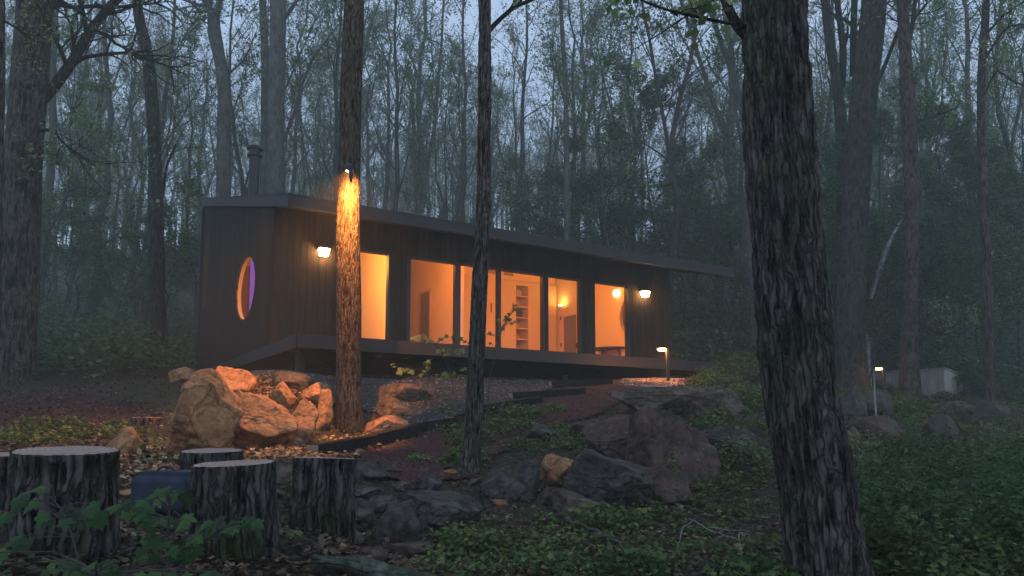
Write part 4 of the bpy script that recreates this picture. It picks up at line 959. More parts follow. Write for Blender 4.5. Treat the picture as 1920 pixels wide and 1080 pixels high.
hero('forest_tree', 'slender grey trunk forking high between the big front trunk and the pale grey one', [(1578, 700), (1580, 400), (1578, 240), (1568, 150), (1556, 80), (1545, -40)], [30, 24, 22, 18, 16, 14], 22.5, 'bark_mid', .012, 60, 200, [dict(p=[(1578, 160, 0), (1582, 90, .1), (1572, 20, .2), (1562, -50, .3)], w=(15, 10), Y=22.5, n=5, ln=2), dict(p=[(1600, 140, 0), (1600, 60, .1), (1604, -50, .1)], w=(14, 12), Y=22.5, n=5, ln=2)], seed=22, flare=.2, fr=7, top=5, crown_n=8, lsize=.11)
hero('forest_tree', 'dark upright trunk standing in front of the wooden box', [(1706, 752), (1705, 640), (1708, 480), (1708, 300), (1702, 170), (1695, 60), (1690, -60)], [40, 27, 24, 24, 23, 20, 18], 20, 'bark', .012, 70, 240, [dict(p=[(1704, 80, 0), (1712, 40, .1), (1720, -40, .3)], w=(10, 8), Y=20, n=5, ln=1.8), dict(p=[(1710, 595, 0), (1750, 622, -.4), (1790, 632, -.8)], w=(5, 2), Y=20, n=7, ln=1.4), dict(p=[(1715, 230, 0), (1760, 215, .3), (1800, 200, .5)], w=(5, 2), Y=20, n=7, ln=1.6)], seed=24, flare=.3, fr=8, top=5, crown_n=8, lsize=.1)
hero('forest_tree', 'thin dark trunk near the right edge with curving side branches', [(1852, 720), (1850, 500), (1842, 300), (1840, 150), (1846, 60), (1852, -50)], [18, 15, 14, 13, 13, 11], 17.5, 'bark', .008, 50, 200, [dict(p=[(1845, 70, 0), (1870, 40, -.2), (1900, 15, -.3), (1940, -10, -.5)], w=(5, 3), Y=17.5, n=6, ln=1.), dict(p=[(1841, 120, 0), (1865, 80, -.2), (1890, 48, -.3), (1930, 44, -.4)], w=(6, 3), Y=17.5, n=6, ln=1.), dict(p=[(1841, 190, 0), (1868, 128, -.2), (1895, 150, -.3), (1930, 165, -.4)], w=(4, 2), Y=17.5, n=6, ln=1.)], seed=26, flare=.2, top=4, crown_n=7, lsize=.09)
hero('forest_tree', 'slim leaning trunk touching the upper left side of the big front trunk', [(1420, 640), (1404, 420), (1398, 240), (1378, 150), (1352, 80), (1330, 10), (1318, -50)], [15, 14, 12, 11, 10, 8, 7], 25, 'bark_far', .008, 40, 180, [dict(p=[(1390, 220, 0), (1380, 160, .3), (1384, 90, .4)], w=(5, 2), Y=25, n=8, ln=2.)], seed=28, flare=.2, top=3, crown_n=6, lsize=.1)
hero('forest_tree', 'tall thin trunk with many upward twigs above the right half of the roof', [(1063, 640), (1064, 420), (1062, 280), (1060, 150), (1054, 60), (1052, -40)], [12, 11, 10, 9, 8, 6], 27, 'bark_far', .006, 40, 200, [dict(p=[(1062, 300, 0), (1078, 250, .2), (1090, 180, .3)], w=(4, 2), Y=27, n=8, ln=2.), dict(p=[(1060, 200, 0), (1045, 140, .2), (1035, 80, .3)], w=(4, 2), Y=27, n=8, ln=2.)], seed=30, flare=.2, top=3, crown_n=6, lsize=.12)
hero('dead_snag', 'short pale bare snag beside the wooden box', [(1626, 718), (1627, 690), (1626, 650), (1625, 622)], [12, 11, 9, 2], 22.5, 'birch', .008, 40, 90, (), seed=32, cat='dead tree', flare=.3, fr=9)
hero('dead_branch', 'broken pale branch leaning upright against the misty trees on the right', [(1632, 560), (1648, 508), (1664, 462), (1690, 412)], [6, 8, 6, 2], 21.4, 'birch', .008, 40, 120, (), seed=34, cat='branch', flare=0)
hero('sapling', 'thin bare white sapling beside the small path light', [(1648, 838), (1644, 790), (1640, 740), (1639, 690)], [4, 3.8, 3.2, 1.8], 14, 'birch', .001, 16, 60, (), seed=36, cat='sapling', flare=0)

# ------------------------------------------------------------------ forest trees (one of each kind, then copies)
def rvec(rng, n, el0, el1):
    a = rng.uniform(0, 2 * math.pi, n); e = rng.uniform(el0, el1, n); return np.stack([np.cos(a) * np.cos(e), np.sin(a) * np.cos(e), np.sin(e)], -1)
def gen_tree(seed, H, r0, first, nl, ns, nt, el, leaves, lsize, leafmat, bark='bark_far', wander=.35, spread=.26, fork=False, ltone=None, lflat=.7):
    rng = np.random.default_rng(seed); wood = MB(); cr = MB()
    def stem(x0, H, r0, k=15, wander=wander, start=0.):
        z = np.linspace(0, H, k); w = np.cumsum(rng.normal(0, wander * H / 22 / 2.2, (k, 2)), 0); w -= w[0]
        p = np.column_stack([w, z]) + x0; r = r0 * (1 - .86 * (z / H) ** .9); return p, r
    stems = []
    p, r = stem(np.zeros(3), H, r0); r[0] *= 1.35; p[0, 2] = -.6; wood.tube(p, r, 10, cap=False); stems.append((p, r, first))
    if fork:
        i = int(len(p) * rng.uniform(.3, .5)); d = rvec(rng, 1, 1.15, 1.3)[0]; k = 12; q = [p[i]]; dd = d
        for s in range(k): dd = dd + rng.normal(0, .05, 3) + (0, 0, .06); dd /= np.linalg.norm(dd); q.append(q[-1] + dd * (H - p[i, 2]) * .95 / k)
        q = np.array(q); rr = np.linspace(r[i] * .75, .02, len(q)); wood.tube(q, rr, 8, cap=False); stems.append((q, rr, .1))
    T3 = []; R3 = []
    for (p, r, fst) in stems:
        for j in range(nl):
            t = fst + (1 - fst) * (j + rng.random()) / nl; x = t * (len(p) - 1); i = min(int(x), len(p) - 2); base = p[i] + (p[i + 1] - p[i]) * (x - i); rb = r[i]
            ln = H * spread * (1.15 - .75 * t) * rng.uniform(.6, 1.2); d = rvec(rng, 1, *el)[0]; k = 8; q = [base]
            for s in range(k):
                d = d + rng.normal(0, .13, 3) + (0, 0, .07); d /= np.linalg.norm(d); q.append(q[-1] + d * ln / k)
            q = np.array(q); rr = np.linspace(rb * .42, max(.012, rb * .08), k + 1); wood.tube(q, rr, 5, cap=False)
            for _ in range(ns):
                i2 = rng.integers(2, k + 1); d2 = (q[i2] - q[i2 - 1]); d2 /= np.linalg.norm(d2); d2 = d2 + rng.normal(0, .55, 3) + (0, 0, .15); d2 /= np.linalg.norm(d2)
                l2 = ln * rng.uniform(.25, .55); s2 = [q[i2]]
                for s in range(5):
                    d2 = d2 + rng.normal(0, .17, 3) + (0, 0, .04); d2 /= np.linalg.norm(d2); s2.append(s2[-1] + d2 * l2 / 5)
                s2 = np.array(s2); cr.tube(s2, np.linspace(max(.01, rr[i2] * .5), .006, 6), 3, cap=False)
                b = s2[rng.integers(1, 6, nt)]; dd = d2 + rng.normal(0, .6, (nt, 3)); dd[:, 2] += .15; dd /= np.linalg.norm(dd, axis=1)[:, None]
                l3 = l2 * rng.uniform(.25, .6, nt)[:, None]; mid = b + dd * l3 * .5 + rng.normal(0, .04, (nt, 3)) * l3
                T3.append(np.stack([b, mid, b + dd * l3 + rng.normal(0, .08, (nt, 3)) * l3], 1))
    T3 = np.concatenate(T3); cr.twigs(T3, np.full(len(T3), .0075 if H > 12 else .004), .5)
    if leaves:
        k = rng.integers(0, len(T3), leaves); w = rng.random(leaves)[:, None]; c = T3[k, 1] * (1 - w) + T3[k, 2] * w + rng.normal(0, lsize * .8, (leaves, 3))
        cr.leaves(c, rng.uniform(.6, 1.3, leaves) * lsize, rng, 1, lflat, .1)
    return wood, cr, (bark, leafmat)
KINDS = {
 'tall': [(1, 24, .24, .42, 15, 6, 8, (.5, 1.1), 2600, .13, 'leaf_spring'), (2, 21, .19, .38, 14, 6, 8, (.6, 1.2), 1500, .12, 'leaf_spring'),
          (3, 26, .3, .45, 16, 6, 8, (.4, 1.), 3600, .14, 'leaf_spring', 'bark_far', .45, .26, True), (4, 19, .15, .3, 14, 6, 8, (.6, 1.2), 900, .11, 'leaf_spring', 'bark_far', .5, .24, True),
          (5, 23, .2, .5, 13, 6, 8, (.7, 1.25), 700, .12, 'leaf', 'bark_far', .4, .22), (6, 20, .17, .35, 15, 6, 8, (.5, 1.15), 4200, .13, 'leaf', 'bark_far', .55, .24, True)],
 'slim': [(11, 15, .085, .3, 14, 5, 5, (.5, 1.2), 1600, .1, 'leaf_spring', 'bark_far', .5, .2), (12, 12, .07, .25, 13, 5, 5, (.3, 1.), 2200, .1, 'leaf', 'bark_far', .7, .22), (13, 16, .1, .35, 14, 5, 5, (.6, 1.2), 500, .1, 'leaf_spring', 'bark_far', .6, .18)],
 'young': [(21, 6.5, .05, .22, 16, 6, 5, (-.05, .45), 5200, .105, 'leaf', 'bark_far', .8, .36, False, None, .35), (22, 5., .04, .15, 15, 6, 5, (0, .5), 4600, .1, 'leaf_blue', 'bark_far', .8, .4, True, None, .35), (23, 8., .06, .2, 18, 6, 5, (0, .6), 6200, .115, 'leaf_blue', 'bark_far', .6, .3, False, None, .35)],
}
PROTO = {}
for kd, L_ in KINDS.items():
    PROTO[kd] = []
    for a in L_:
        w, c, (bk, lf) = gen_tree(*a); t = empty({'tall': 'forest_tree', 'slim': 'slender_tree', 'young': 'young_tree'}[kd], (0, 0, 0), '', 'tree')
        w.build('trunk', M[bk], t, smooth=True); c.build('crown', [M['twig'], M[lf]], t); PROTO[kd].append([t, False])
rt = np.random.default_rng(77); placed = []
def free(X, Y, dmin):
    return all((X - x) ** 2 + (Y - y) ** 2 > dmin * dmin for x, y in placed)
def put(kd, X, Y, label, group, sc=1.):
    i = rt.integers(len(PROTO[kd])); t, used = PROTO[kd][i]; z = g1(X, Y)
    rz_ = rt.uniform(0, 6.28)
    if used: o = dup(t, (X, Y, z), rz_, sc, label, group)
    else: t.location = (X, Y, z); t.rotation_euler = (0, 0, rz_); t.scale = (sc,) * 3; t['label'] = label; t['group'] = group; PROTO[kd][i][1] = True
    placed.append((X, Y))
ZN = [(-80, 110, 'at the far left'), (110, 365, 'in mist left of the cabin'), (365, 620, 'behind the stove pipe'), (620, 900, 'between lit trunk and thin trunk'),
      (900, 1160, 'above the middle roof'), (1160, 1400, 'beyond the low roof end'), (1400, 1600, 'around the big front trunk'), (1600, 1800, 'above the wooden box'), (1800, 2050, 'at the far right edge')]
ORD = ['leftmost', 'second from left', 'third from left', 'fourth from left', 'fifth from left', 'sixth from left', 'seventh from left', 'eighth from left', 'ninth from left', 'tenth from left']
def zone(u):
    for i, (a, b, s) in enumerate(ZN):
        if a <= u < b: return i
    return 0 if u < 0 else len(ZN) - 1
cand = []
def bands(kd, y0, y1, n, dmin, tries=4000):
    c = 0
    for _ in range(tries):
        if c >= n: break
        Y = y0 * (y1 / y0) ** rt.random(); u = rt.uniform(-80, 2020); X = (u - 960) / F * Y
        lx, ly = local(X, Y)
        if (-1.5 < lx < 14 and -4 < ly < 11): continue
        if Y < 27 and 330 < u < 1440: continue
        if Y < 20 and kd != 'young': continue
        if Y < 24 and kd == 'young' and u > 1500 and u < 1900: continue
        if not free(X, Y, dmin): continue
        placed.append((X, Y)); cand.append((kd, u, X, Y)); c += 1
bands('tall', 27, 46, 30, 3.); bands('slim', 24, 46, 30, 2.); bands('tall', 46, 72, 58, 2.8); bands('slim', 46, 75, 46, 2.2); bands('tall', 72, 110, 70, 3.2)
for kd, nm in (('tall', 'tall bare limbed tree'), ('slim', 'thin bare tree')):
    for zi in range(len(ZN)):
        for lo, hi, dep in ((0, 46, 'nearer'), (46, 200, 'faint')):
            g = sorted([c for c in cand if c[0] == kd and zone(c[1]) == zi and lo <= c[3] < hi], key=lambda c: c[1])
            for i, (k_, u, X, Y) in enumerate(g):
                if dep == 'nearer': put(kd, X, Y, '%s %s, %s of them' % (nm, ZN[zi][2], ORD[min(i, 9)]), 'forest trees behind the cabin', rt.uniform(.85, 1.15))
                else: put(kd, X, Y, 'faint hazy %s far back %s' % ('tree trunk' if kd == 'tall' else 'thin tree', ZN[zi][2]), 'distant trees fading into mist', rt.uniform(.85, 1.2))
cand = []
def c_y(Y, u): return Y > 28 and u > 1000
def young(n, y0, y1, u0, u1, dmin=1.6):
    c = 0
    for _ in range(3000):
        if c >= n: break
        Y = y0 * (y1 / y0) ** rt.random(); u = rt.uniform(u0, u1); X = (u - 960) / F * Y; lx, ly = local(X, Y)
        if (-2.5 < lx < 15.5 and -4 < ly < 11.5) or not free(X, Y, dmin): continue
        placed.append((X, Y)); cand.append(('young', u, X, Y)); c += 1
young(1, 21, 26, 200, 330); young(8, 26, 45, -60, 340); young(40, 26, 70, 1150, 1980); young(18, 30, 70, 350, 1150); young(16, 22, 40, 1420, 1980)
for zi in range(len(ZN)):
    g = sorted([c for c in cand if zone(c[1]) == zi], key=lambda c: c[1])
    for i, (k_, u, X, Y) in enumerate(g): put('young', X, Y, 'low leafy young tree %s, %s of them' % (ZN[zi][2], ORD[min(i, 9)]), 'leafy young trees under the forest', rt.uniform(.8, 1.9) if c_y(Y, u) else rt.uniform(.75, 1.2))
# drop unused prototypes
for kd in PROTO:
    for t, used in PROTO[kd]:
        if not used:
            for c in list(t.children): bpy.data.objects.remove(c)
            bpy.data.objects.remove(t)
# far wood that reads as one mass
rf_ = np.random.default_rng(8); m = MB(); n = 420
Yf = rf_.uniform(108, 140, n); Xf = rf_.uniform(-.82, .82, n) * Yf; Zf = ground(Xf, Yf)
for x, y, z in zip(Xf, Yf, Zf):
    h = rf_.uniform(15, 24); m.tube([(x, y, z - .5), (x + rf_.normal(0, .3), y, z + h * .5), (x + rf_.normal(0, .7), y, z + h)], [.22, .14, .04], 4, cap=False)
    k_ = 26; b = np.column_stack([np.full(k_, x), np.full(k_, y), z + h * rf_.uniform(.3, .97, k_)]); d = rvec(rf_, k_, .4, 1.2) * rf_.uniform(2, 5, (k_, 1))
    m.twigs(np.stack([b, b + d * .5 + rf_.normal(0, .2, (k_, 3)), b + d], 1), np.full(k_, .035), .3)
    c = b[:, None] + d[:, None] * rf_.uniform(.3, 1.05, (k_, 9, 1)) + rf_.normal(0, .5, (k_, 9, 3)); m.leaves(c.reshape(-1, 3), .3, rf_, 1)
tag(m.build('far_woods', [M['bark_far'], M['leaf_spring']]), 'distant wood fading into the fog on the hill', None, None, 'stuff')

# ------------------------------------------------------------------ undergrowth
def cover(name, spots, mat, label, rng, lsize=.05, kind='stuff', stems=True):
    """spots: rows (X, Y, radius, height, leaves)"""
    m = MB()
    for X, Y, R, H, n in spots:
        z = g1(X, Y); n = int(n); a = rng.uniform(0, 6.28, n); r = np.sqrt(rng.random(n)) * R; x = X + r * np.cos(a); y = Y + r * np.sin(a)
        hh = H * (1 - (r / R) ** 2 * .7) * rng.uniform(.15, 1., n) ** .7; zz = ground(x, y) + hh
        m.leaves(np.stack([x, y, zz], -1), rng.uniform(.5, 1.4, n) * lsize, rng, 1, .45, .0)
        if stems:
            k = max(3, n // 25); i = rng.integers(0, n, k); b = np.column_stack([X + (x[i] - X) * .4, Y + (y[i] - Y) * .4, ground(X + (x[i] - X) * .4, Y + (y[i] - Y) * .4)]); e = np.stack([x[i], y[i], zz[i]], -1)
            m.twigs(np.stack([b, (b + e) / 2 + rng.normal(0, .03, (k, 3)), e], 1), np.full(k, .004), .5)
    o = m.build(name, [M['twig'], M[mat]]); return tag(o, label, None, None, kind)
ru = np.random.default_rng(21)
def scatter(n, u0, u1, v0, v1, R, H, nl, rng=ru):
    out = []
    for _ in range(n):
        p = hit(rng.uniform(u0, u1), rng.uniform(v0, v1)); s = rng.uniform(.6, 1.3); out.append((p[0], p[1], R * s, H * s * rng.uniform(.7, 1.2), nl * s))
    return out
cover('undergrowth', scatter(120, 1580, 2000, 850, 1120, .38, .36, 330) + scatter(22, 1270, 1480, 900, 1110, .26, .14, 110), 'leaf', 'dense low green bushes covering the ground right of the big front trunk', ru, .05)
cover('undergrowth', scatter(75, 1590, 2000, 860, 1110, .3, .62, 240) + scatter(30, 1800, 2000, 900, 1100, .35, .7, 300), 'leaf_near', 'taller bright green brush in the lower right corner', ru, .055)
cover('ground_cover', scatter(34, 840, 1060, 765, 880, .28, .16, 170) + scatter(30, 830, 1240, 965, 1090, .26, .12, 150) + scatter(8, 1060, 1240, 800, 860, .22, .1, 80), 'leaf', 'low green plants creeping among the slope stones', ru, .045)
cover('undergrowth', scatter(34, 1320, 1480, 690, 840, .4, .4, 300) + scatter(50, 1560, 1960, 720, 850, .45, .3, 260), 'leaf', 'scrubby bushes between the cabin end and the rock bank', ru, .06)
cover('undergrowth', scatter(90, -40, 360, 560, 705, 1.4, 1.3, 420), 'leaf_blue', 'dark green undergrowth at the wood edge left of the cabin', ru, .12)
cover('ground_cover', scatter(20, -40, 230, 800, 838, .3, .14, 200), 'leaf', 'thin green plants in front of the soil mound', ru, .05)
def wide(n, y0, y1, u0, u1, R, H, nl):
    out = []
    while len(out) < n:
        Y = ru.uniform(y0, y1); u = ru.uniform(u0, u1); X = (u - 960) / F * Y; lx, ly = local(X, Y)
        if (-2.2 < lx < 15 and -3.5 < ly < 11): continue
        out.append((X, Y, R, H * ru.uniform(.5, 1.3), nl))
    return out
cover('undergrowth', wide(150, 24, 60, 1150, 2000, 1.8, 1.7, 420) + wide(110, 28, 70, -60, 1200, 1.8, 1.2, 300), 'leaf_blue', 'misty undergrowth spreading through the wood behind the cabin', ru, .17)

cover('undergrowth', wide(170, 72, 118, -60, 2000, 3.6, 4.2, 420), 'leaf', 'faint undergrowth lining the misty hilltop', ru, .42)
# individual leafy plants
def maple(m, c, d, nrm, s, rng, mt=1):
    o = [(0, 0), (.14, -.06), (.42, -.02), (.34, .14), (.62, .34), (.42, .4), (.46, .5), (.24, .5), (.16, .78), (0, 1.05)]
    o = o + [(-x, y) for x, y in o[-2:0:-1]]
    d = d / np.linalg.norm(d); w = np.cross(d, nrm); w /= np.linalg.norm(w) + 1e-9; n2 = np.cross(w, d)
    pts_ = [c + w * x * s + d * y * s - n2 * s * (x * x * .5 + (y - .3) ** 2 * .22) + n2 * s * rng.normal(0, .02) for x, y in o]; ce = c + d * s * .33 + n2 * .02 * s
    k = len(o); m.add([ce] + pts_, [(0, 1 + i, 1 + (i + 1) % k) for i in range(k)], mt, rng.random())
LS = .68
def plant(name, label, base, leaves, mat, seed, cat='plant', group=None, face=(0, -.7, .7), stem=.003):
    rng = np.random.default_rng(seed); b = np.array(base, float); t = empty(name, tuple(b), label, cat, group); m = MB(); s_ = MB()
    LP = [(P(u, v, Y) - b, px * Y / F) for (u, v, Y, px) in leaves]; tp = max((p for p, s in LP), key=lambda p: p[2]) * .95
    main = np.array([(0, 0, -.08), tp * (.1, .1, .35), tp * (.3, .3, .6), tp * (.6, .6, .85), tp]); s_.tube(main, [stem * 1.6, stem * 1.4, stem * 1.2, stem, stem * .7], 6, cap=False)
    for p, s in LP:
        s *= LS; tt = np.clip(p[2] / max(tp[2], .05) * .8, .05, .95) * 4; i = min(int(tt), 3); q = main[i] + (main[i + 1] - main[i]) * (tt - i)
        mid = (q + p) / 2 + rng.normal(0, .012, 3) + (0, 0, .015); s_.tube([q, mid, p], [stem * .7, stem * .5, stem * .4], 4, cap=False)
        d = np.array((rng.normal(0, .9), -.4 + rng.normal(0, .3), -.55 + rng.normal(0, .25))); nn = np.array(face) + rng.normal(0, .25, 3); maple(m, p, d, nn, s, rng, 0)
    s_.build('stem', M['twig'], t); m.build('foliage', M[mat], t); return t
def Z(l, sc, ou, ov, Y, px, jit=.12):
    r = np.random.default_rng(len(l)); return [(ou + a / sc, ov + b / sc, Y + r.normal(0, jit), px * r.uniform(.75, 1.25)) for a, b in l for _ in range(1)]
lv = [(150, 660), (230, 640), (190, 690), (110, 690), (230, 790), (215, 760), (320, 730), (350, 760), (330, 790), (410, 750), (440, 740), (450, 790), (500, 770), (540, 780), (500, 720), (390, 790), (40, 760), (110, 880), (90, 900)]
plant('seedling', 'low maple seedling with broad leaves in front of the largest stump', P(150, 1110, 2.6), Z(lv, 2.7, 0, 680, 2.65, 46), 'leaf_near', 1)
lv = [(600, 730), (640, 750), (660, 700), (700, 720), (740, 700), (700, 770), (760, 780), (780, 740), (730, 820), (860, 640), (830, 660), (900, 650), (930, 660), (800, 690), (760, 860), (740, 870), (870, 790), (900, 800), (950, 800), (920, 780), (1000, 870), (980, 890), (720, 940), (740, 970), (820, 910), (860, 950), (900, 940), (850, 890), (980, 960), (930, 960), (1010, 930), (800, 980)]
plant('seedling', 'bushy maple seedling with broad green leaves below the blue bag', P(310, 1120, 2.6), Z(lv, 2.7, 0, 680, 2.6, 42), 'leaf_near', 2)
lv = [(1060, 800), (1080, 830), (1100, 790), (1140, 810), (1160, 830), (1190, 800), (1230, 790), (1250, 810), (1270, 780), (1290, 800), (1210, 840), (1030, 850), (1120, 850)]
plant('seedling', 'maple spray with drooping leaves crossing the frayed rim stump', P(330, 1100, 2.75), Z(lv, 2.7, 0, 680, 2.7, 38), 'leaf_near', 3)
lv = [(260, 1010), (300, 1040), (340, 1000), (380, 1020), (350, 1050), (430, 1040), (480, 1020), (520, 1050), (560, 1000), (600, 1040), (640, 1060), (240, 1060), (10, 1000), (40, 1040), (700, 1060), (780, 1050), (1100, 1060), (1040, 1060), (10, 960), (860, 1060), (930, 1070)]
plant('seedling', 'dark ground level leaves along the bottom edge on the left', P(180, 1150, 2.4), Z(lv, 2.7, 0, 680, 2.4, 44), 'leaf_near', 4)
lv = [(1640, 950), (1680, 940), (1700, 970), (1740, 960), (1660, 980), (1720, 1000), (1690, 1000), (1460, 850), (1490, 870), (1510, 850)]
plant('seedling', 'small weed with pale green leaves in front of the rightmost stump', P(625, 1075, 4.), Z(lv, 2.7, 0, 680, 4.1, 20), 'leaf', 5)
lv = [(1190, 620), (1200, 600), (1175, 640), (1240, 655), (1225, 665), (1140, 710), (1155, 700), (1095, 745), (1085, 735), (1255, 545), (1240, 545), (1080, 800), (1220, 640), (1130, 640), (1250, 570), (1060, 880), (1040, 850), (1205, 640)]
plant('sapling', 'leafy maple sapling reaching up before the shelf window', P(912, 790, 9.5), Z(lv, 3.6, 620, 420, 9.4, 13), 'leaf', 6, 'sapling', None, (0, -.8, .5), .005)
lv = [(555, 765), (580, 760), (600, 750), (630, 745), (650, 760), (670, 775), (590, 775), (730, 765), (750, 770), (790, 750), (830, 755), (870, 770), (740, 840), (770, 850), (800, 840), (840, 850), (880, 840), (760, 880), (800, 870), (900, 850), (720, 850), (850, 870), (930, 800), (900, 790), (690, 790)]
plant('sapling', 'spreading maple sapling with pale leaves at the deck edge by the sliding door', P(852, 742, 12.2), Z(lv, 3.6, 620, 420, 12., 15), 'leaf', 7, 'sapling', None, (0, -.8, .5), .005)
lv = [(420, 940), (440, 960), (470, 970), (500, 980), (530, 980), (560, 995), (450, 990), (630, 930), (650, 920), (670, 930), (660, 960), (640, 990), (610, 1010), (720, 1010), (760, 1000), (800, 1010), (840, 1000), (880, 980), (900, 970), (780, 1030), (860, 1020), (480, 1000), (740, 1040), (900, 1020)]
plant('seedling', 'leafy seedlings growing from the gravel right of the lit trunk', P(790, 738, 12.), Z(lv, 3.6, 620, 420, 12., 15), 'leaf', 8, 'plant')
def bush(label, u, v, R, H, n, mat, ls, seed, name='shrub', up=.5):
    p = hit(u, v); rng = np.random.default_rng(seed); t = empty(name, tuple(p), label, 'fern' if name == 'fern' else 'shrub'); m = MB(); s_ = MB()
    a = rng.uniform(0, 6.28, n); r = np.sqrt(rng.random(n)) * R; z = H * rng.uniform(.2, 1, n) * (1 - (r / R) ** 2 * .5); c = np.stack([r * np.cos(a), r * np.sin(a), z], -1)
    m.leaves(c, rng.uniform(.6, 1.3, n) * ls, rng, 0, .5); k = max(8, n // 12); e = c[rng.integers(0, n, k)]; b = e * (.15, .15, 0) - (0, 0, .03)
    s_.twigs(np.stack([b, (b + e) / 2 + rng.normal(0, .02, (k, 3)), e], 1), np.full(k, .004), .5); s_.build('stem', M['twig'], t); m.build('foliage', M[mat], t)
BU = [('yellowish shrub glowing faintly behind the rock right of the big front trunk', 1612, 722, .7, .4, 700, 'leaf_spring', .07), ('dark shrub right of the cabin deck end', 1400, 716, .8, .75, 1100, 'leaf', .07),
      ('small shrub beside the right path light', 1335, 722, .35, .28, 260, 'leaf_spring', .05), ('upright dark plant before the huge smooth rock face', 1258, 940, .14, .5, 260, 'leaf', .06),
      ('bright green plant clump under the low ochre stone', 1140, 985, .4, .2, 420, 'leaf', .06), ('pale green low plant clump at the bottom centre', 1175, 1075, .3, .14, 300, 'leaf_near', .07),
      ('pale green leaves at the bottom edge left of the big front trunk', 1420, 1085, .35, .14, 320, 'leaf_near', .07), ('green tuft below the large flat topped grey rock', 870, 1030, .35, .22, 420, 'leaf', .05),
      ('lit green sprig at the foot of the mottled upright rock', 540, 838, .12, .26, 60, 'leaf_spring', .06), ('lit yellow green sprig left of the lit trunk base', 590, 842, .12, .24, 60, 'leaf_spring', .06),
      ('small fluffy plant on the mulch path', 785, 868, .16, .12, 150, 'leaf_spring', .045), ('dark weed on the mulch path near the thin trunk', 845, 870, .15, .16, 130, 'leaf', .05),
      ('shrub with fresh leaves at the left foot of the tallest boulder', 316, 850, .25, .2, 160, 'leaf_spring', .05), ('bright green shrub at the lower right corner', 1860, 1020, .55, .5, 900, 'leaf_near', .05),
      ('leafy shrub right of the huge smooth rock face', 1392, 880, .45, .4, 600, 'leaf', .05), ('low shrub behind the leaning grey rock near the box', 1700, 765, .5, .3, 500, 'leaf', .06),
      ('shrub hanging over the bank under the wooden box', 1775, 775, .6, .3, 500, 'leaf', .06), ('green clump above the smooth grey stone', 985, 785, .35, .22, 420, 'leaf', .05)]
for i, b in enumerate(BU): bush(*b, 60 + i)
# fallen pale branches
def fallen(label, segs, Y=None, r=.0045, mat='pale_twig'):
    c = hit(*segs[0][0]); t = MB()
    for sg in segs:
        ps = [];
        for (u, v) in sg:
            p = hit(u, v); p = p + (0, 0, .05 + .04 * RNG.random()); ps.append(p - c)
        q = np.array(ps); s = np.linspace(0, 1, len(q)); qq = np.stack([np.interp(np.linspace(0, 1, 14), s, q[:, k_]) for k_ in range(3)], -1); qq[1:-1] += RNG.normal(0, .006, (12, 3))
        t.tube(qq, np.linspace(r, r * .35, 14), 6)
    tag(t.build('fallen_branch', M[mat], None, smooth=True, loc=tuple(c)), label, 'branch')
fallen('pale forked fallen branch on the litter left of the big front trunk', [[(1292, 985), (1330, 1010), (1380, 1032), (1422, 1030)], [(1298, 988), (1280, 1010), (1270, 1040), (1268, 1058)], [(1330, 1003), (1370, 1012), (1408, 1014)], [(1386, 1010), (1388, 1035), (1392, 1060)]])
fallen('thin pale twig lying on the slope above the forked fallen branch', [[(1218, 930), (1262, 955), (1340, 978)]], r=.004)
fallen('curved pale dead branch just right of the big front trunk', [[(1592, 888), (1608, 880), (1622, 850), (1632, 822)], [(1594, 912), (1612, 903), (1650, 885)], [(1590, 870), (1610, 866)]], r=.008)
fallen('grey dead limb lying among green plants at the bottom centre', [[(1060, 990), (1110, 1005), (1160, 1040), (1180, 1060)]], r=.02, mat='twig')
# mossy pale log in the lower left centre
a, b = P(585, 1050, 3.7), P(830, 1100, 3.7); m, _, _ = barkmesh([a, a * .66 + b * .34 + (0, 0, .02), a * .33 + b * .67, b], [.015, .028, .034, .03], 60, 120, .012, 14, 3, 3)
tag(m.build('fallen_log', M['log_moss'], None, smooth=True), 'pale mossy fallen log across the bottom edge', 'log')

# ------------------------------------------------------------------ haze, light, sky, camera
m = MB(); m.box((0, 70, 36), (460, 170, 92)); hz = m.build('haze', M['glass']); hz.data.materials.clear()
k = NT('haze_air'); v = k.n('ShaderNodeVolumePrincipled'); v.inputs['Color'].default_value = (.92, 1., .88, 1); v.inputs['Density'].default_value = HAZE; v.inputs['Anisotropy'].default_value = .05
k.l(v.outputs[0], k.out.inputs['Volume']); hz.data.materials.append(k.m); tag(hz, 'thin blue evening mist filling the wood', None, None, 'stuff')

def sunlamp(kind, name, loc, col, energy, **kw):
    l = bpy.data.lights.new(name, kind); l.color = col; l.energy = energy
    for a, b in kw.items(): setattr(l, a, b)
    o = bpy.data.objects.new(name, l); COL.objects.link(o); o.location = loc; return o
s = sunlamp('SUN', 'dusk_sun', (0, 0, 30), (.95, 1., .88), .16, angle=math.radians(60)); s.rotation_euler = (math.radians(40), 0, math.radians(-20))
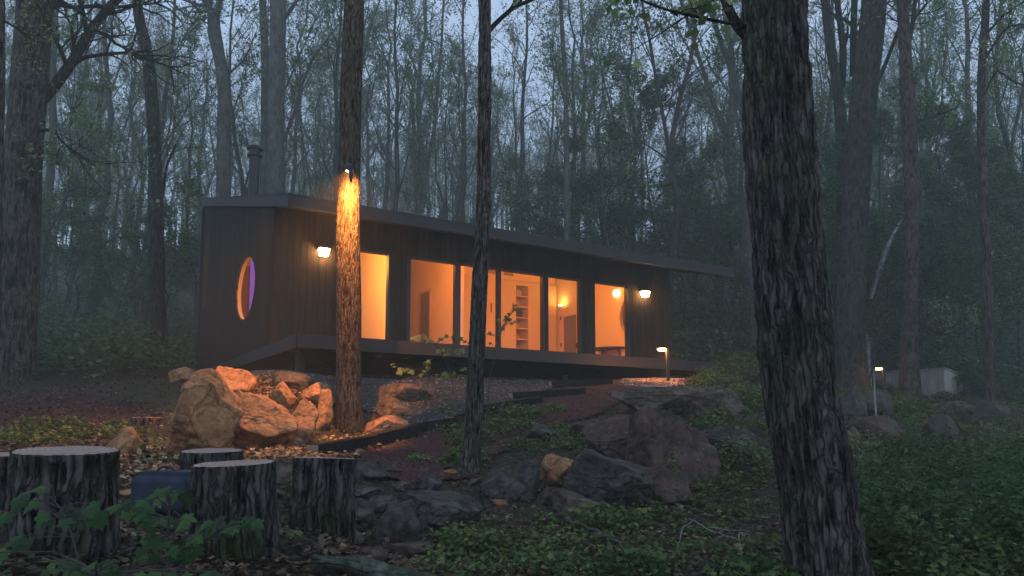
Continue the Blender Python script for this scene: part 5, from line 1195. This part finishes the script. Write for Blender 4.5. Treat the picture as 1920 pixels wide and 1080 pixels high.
# small downlight fixed to the trunk, with an added uneven hood to block light: it grazes the bark and lights the boulders below
fp = P(655, 316, 10.4 - .5 - .17); t = empty('tree_downlight', tuple(fp), 'small dark downlight fixed high on the glowing trunk', 'tree lamp')
m = MB(); az = np.radians(np.arange(0, 361, 6)); Rk = .046
lim = np.interp(np.degrees(az), [0, 62, 70, 110, 120, 240, 252, 275, 290, 360], [-.2, -.17, .0, .0, -.034, -.038, -.05, -.058, -.2, -.2])
top_ = np.stack([Rk * np.cos(az), Rk * np.sin(az), az * 0 + .03], -1); bot = np.stack([Rk * np.cos(az), Rk * np.sin(az), lim], -1); n_a = len(az)
m.add(np.vstack([top_, bot]), [(i, i + 1, n_a + i + 1, n_a + i) for i in range(n_a - 1)]); m.tube([(0, 0, .028), (0, 0, .045), (0, 0, .07)], [.048, .045, .02], 24); m.tube([(0, .0, .05), (0, .56, .06)], .016, 8); m.build('lamp_body', M['dark'], t)
sp = sunlamp('POINT', 'tree_lamp_light', tuple(fp), (1., .36, .075), SPOTW, shadow_soft_size=.008)

w = bpy.data.worlds.new('World'); scene.world = w; w.use_nodes = True; nt = w.node_tree; nt.nodes.clear()
out = nt.nodes.new('ShaderNodeOutputWorld'); sky = nt.nodes.new('ShaderNodeTexSky'); sky.sky_type = 'NISHITA'; sky.sun_disc = False; sky.sun_elevation = math.radians(4); sky.sun_rotation = math.radians(160); sky.air_density = 1.5; sky.dust_density = 2
b1 = nt.nodes.new('ShaderNodeBackground'); b1.inputs[1].default_value = .012; nt.links.new(sky.outputs[0], b1.inputs[0])
b2 = nt.nodes.new('ShaderNodeBackground'); b2.inputs[0].default_value = (.47, .62, .92, 1); b2.inputs[1].default_value = SKYW
ad = nt.nodes.new('ShaderNodeAddShader'); nt.links.new(b1.outputs[0], ad.inputs[0]); nt.links.new(b2.outputs[0], ad.inputs[1]); nt.links.new(ad.outputs[0], out.inputs['Surface'])

cam = bpy.data.cameras.new('camera'); co = bpy.data.objects.new('camera', cam); COL.objects.link(co); co.rotation_euler = (math.radians(90) + TH, 0, 0)
cam.sensor_width = 36; cam.lens = 36 * F / 1920; cam.shift_y = (YP - 540) / 1920; cam.clip_end = 2000; cam.clip_start = .05; scene.camera = co
scene.view_settings.view_transform = 'Standard'; scene.view_settings.look = 'None'; scene.view_settings.exposure = EXPO; scene.view_settings.gamma = 1
scene.cycles.max_bounces = 6; scene.cycles.diffuse_bounces = 3; scene.cycles.glossy_bounces = 2; scene.cycles.transmission_bounces = 4; scene.cycles.transparent_max_bounces = 8; scene.cycles.volume_bounces = 1
scene.cycles.sample_clamp_indirect = 4.; scene.cycles.caustics_reflective = False; scene.cycles.caustics_refractive = False
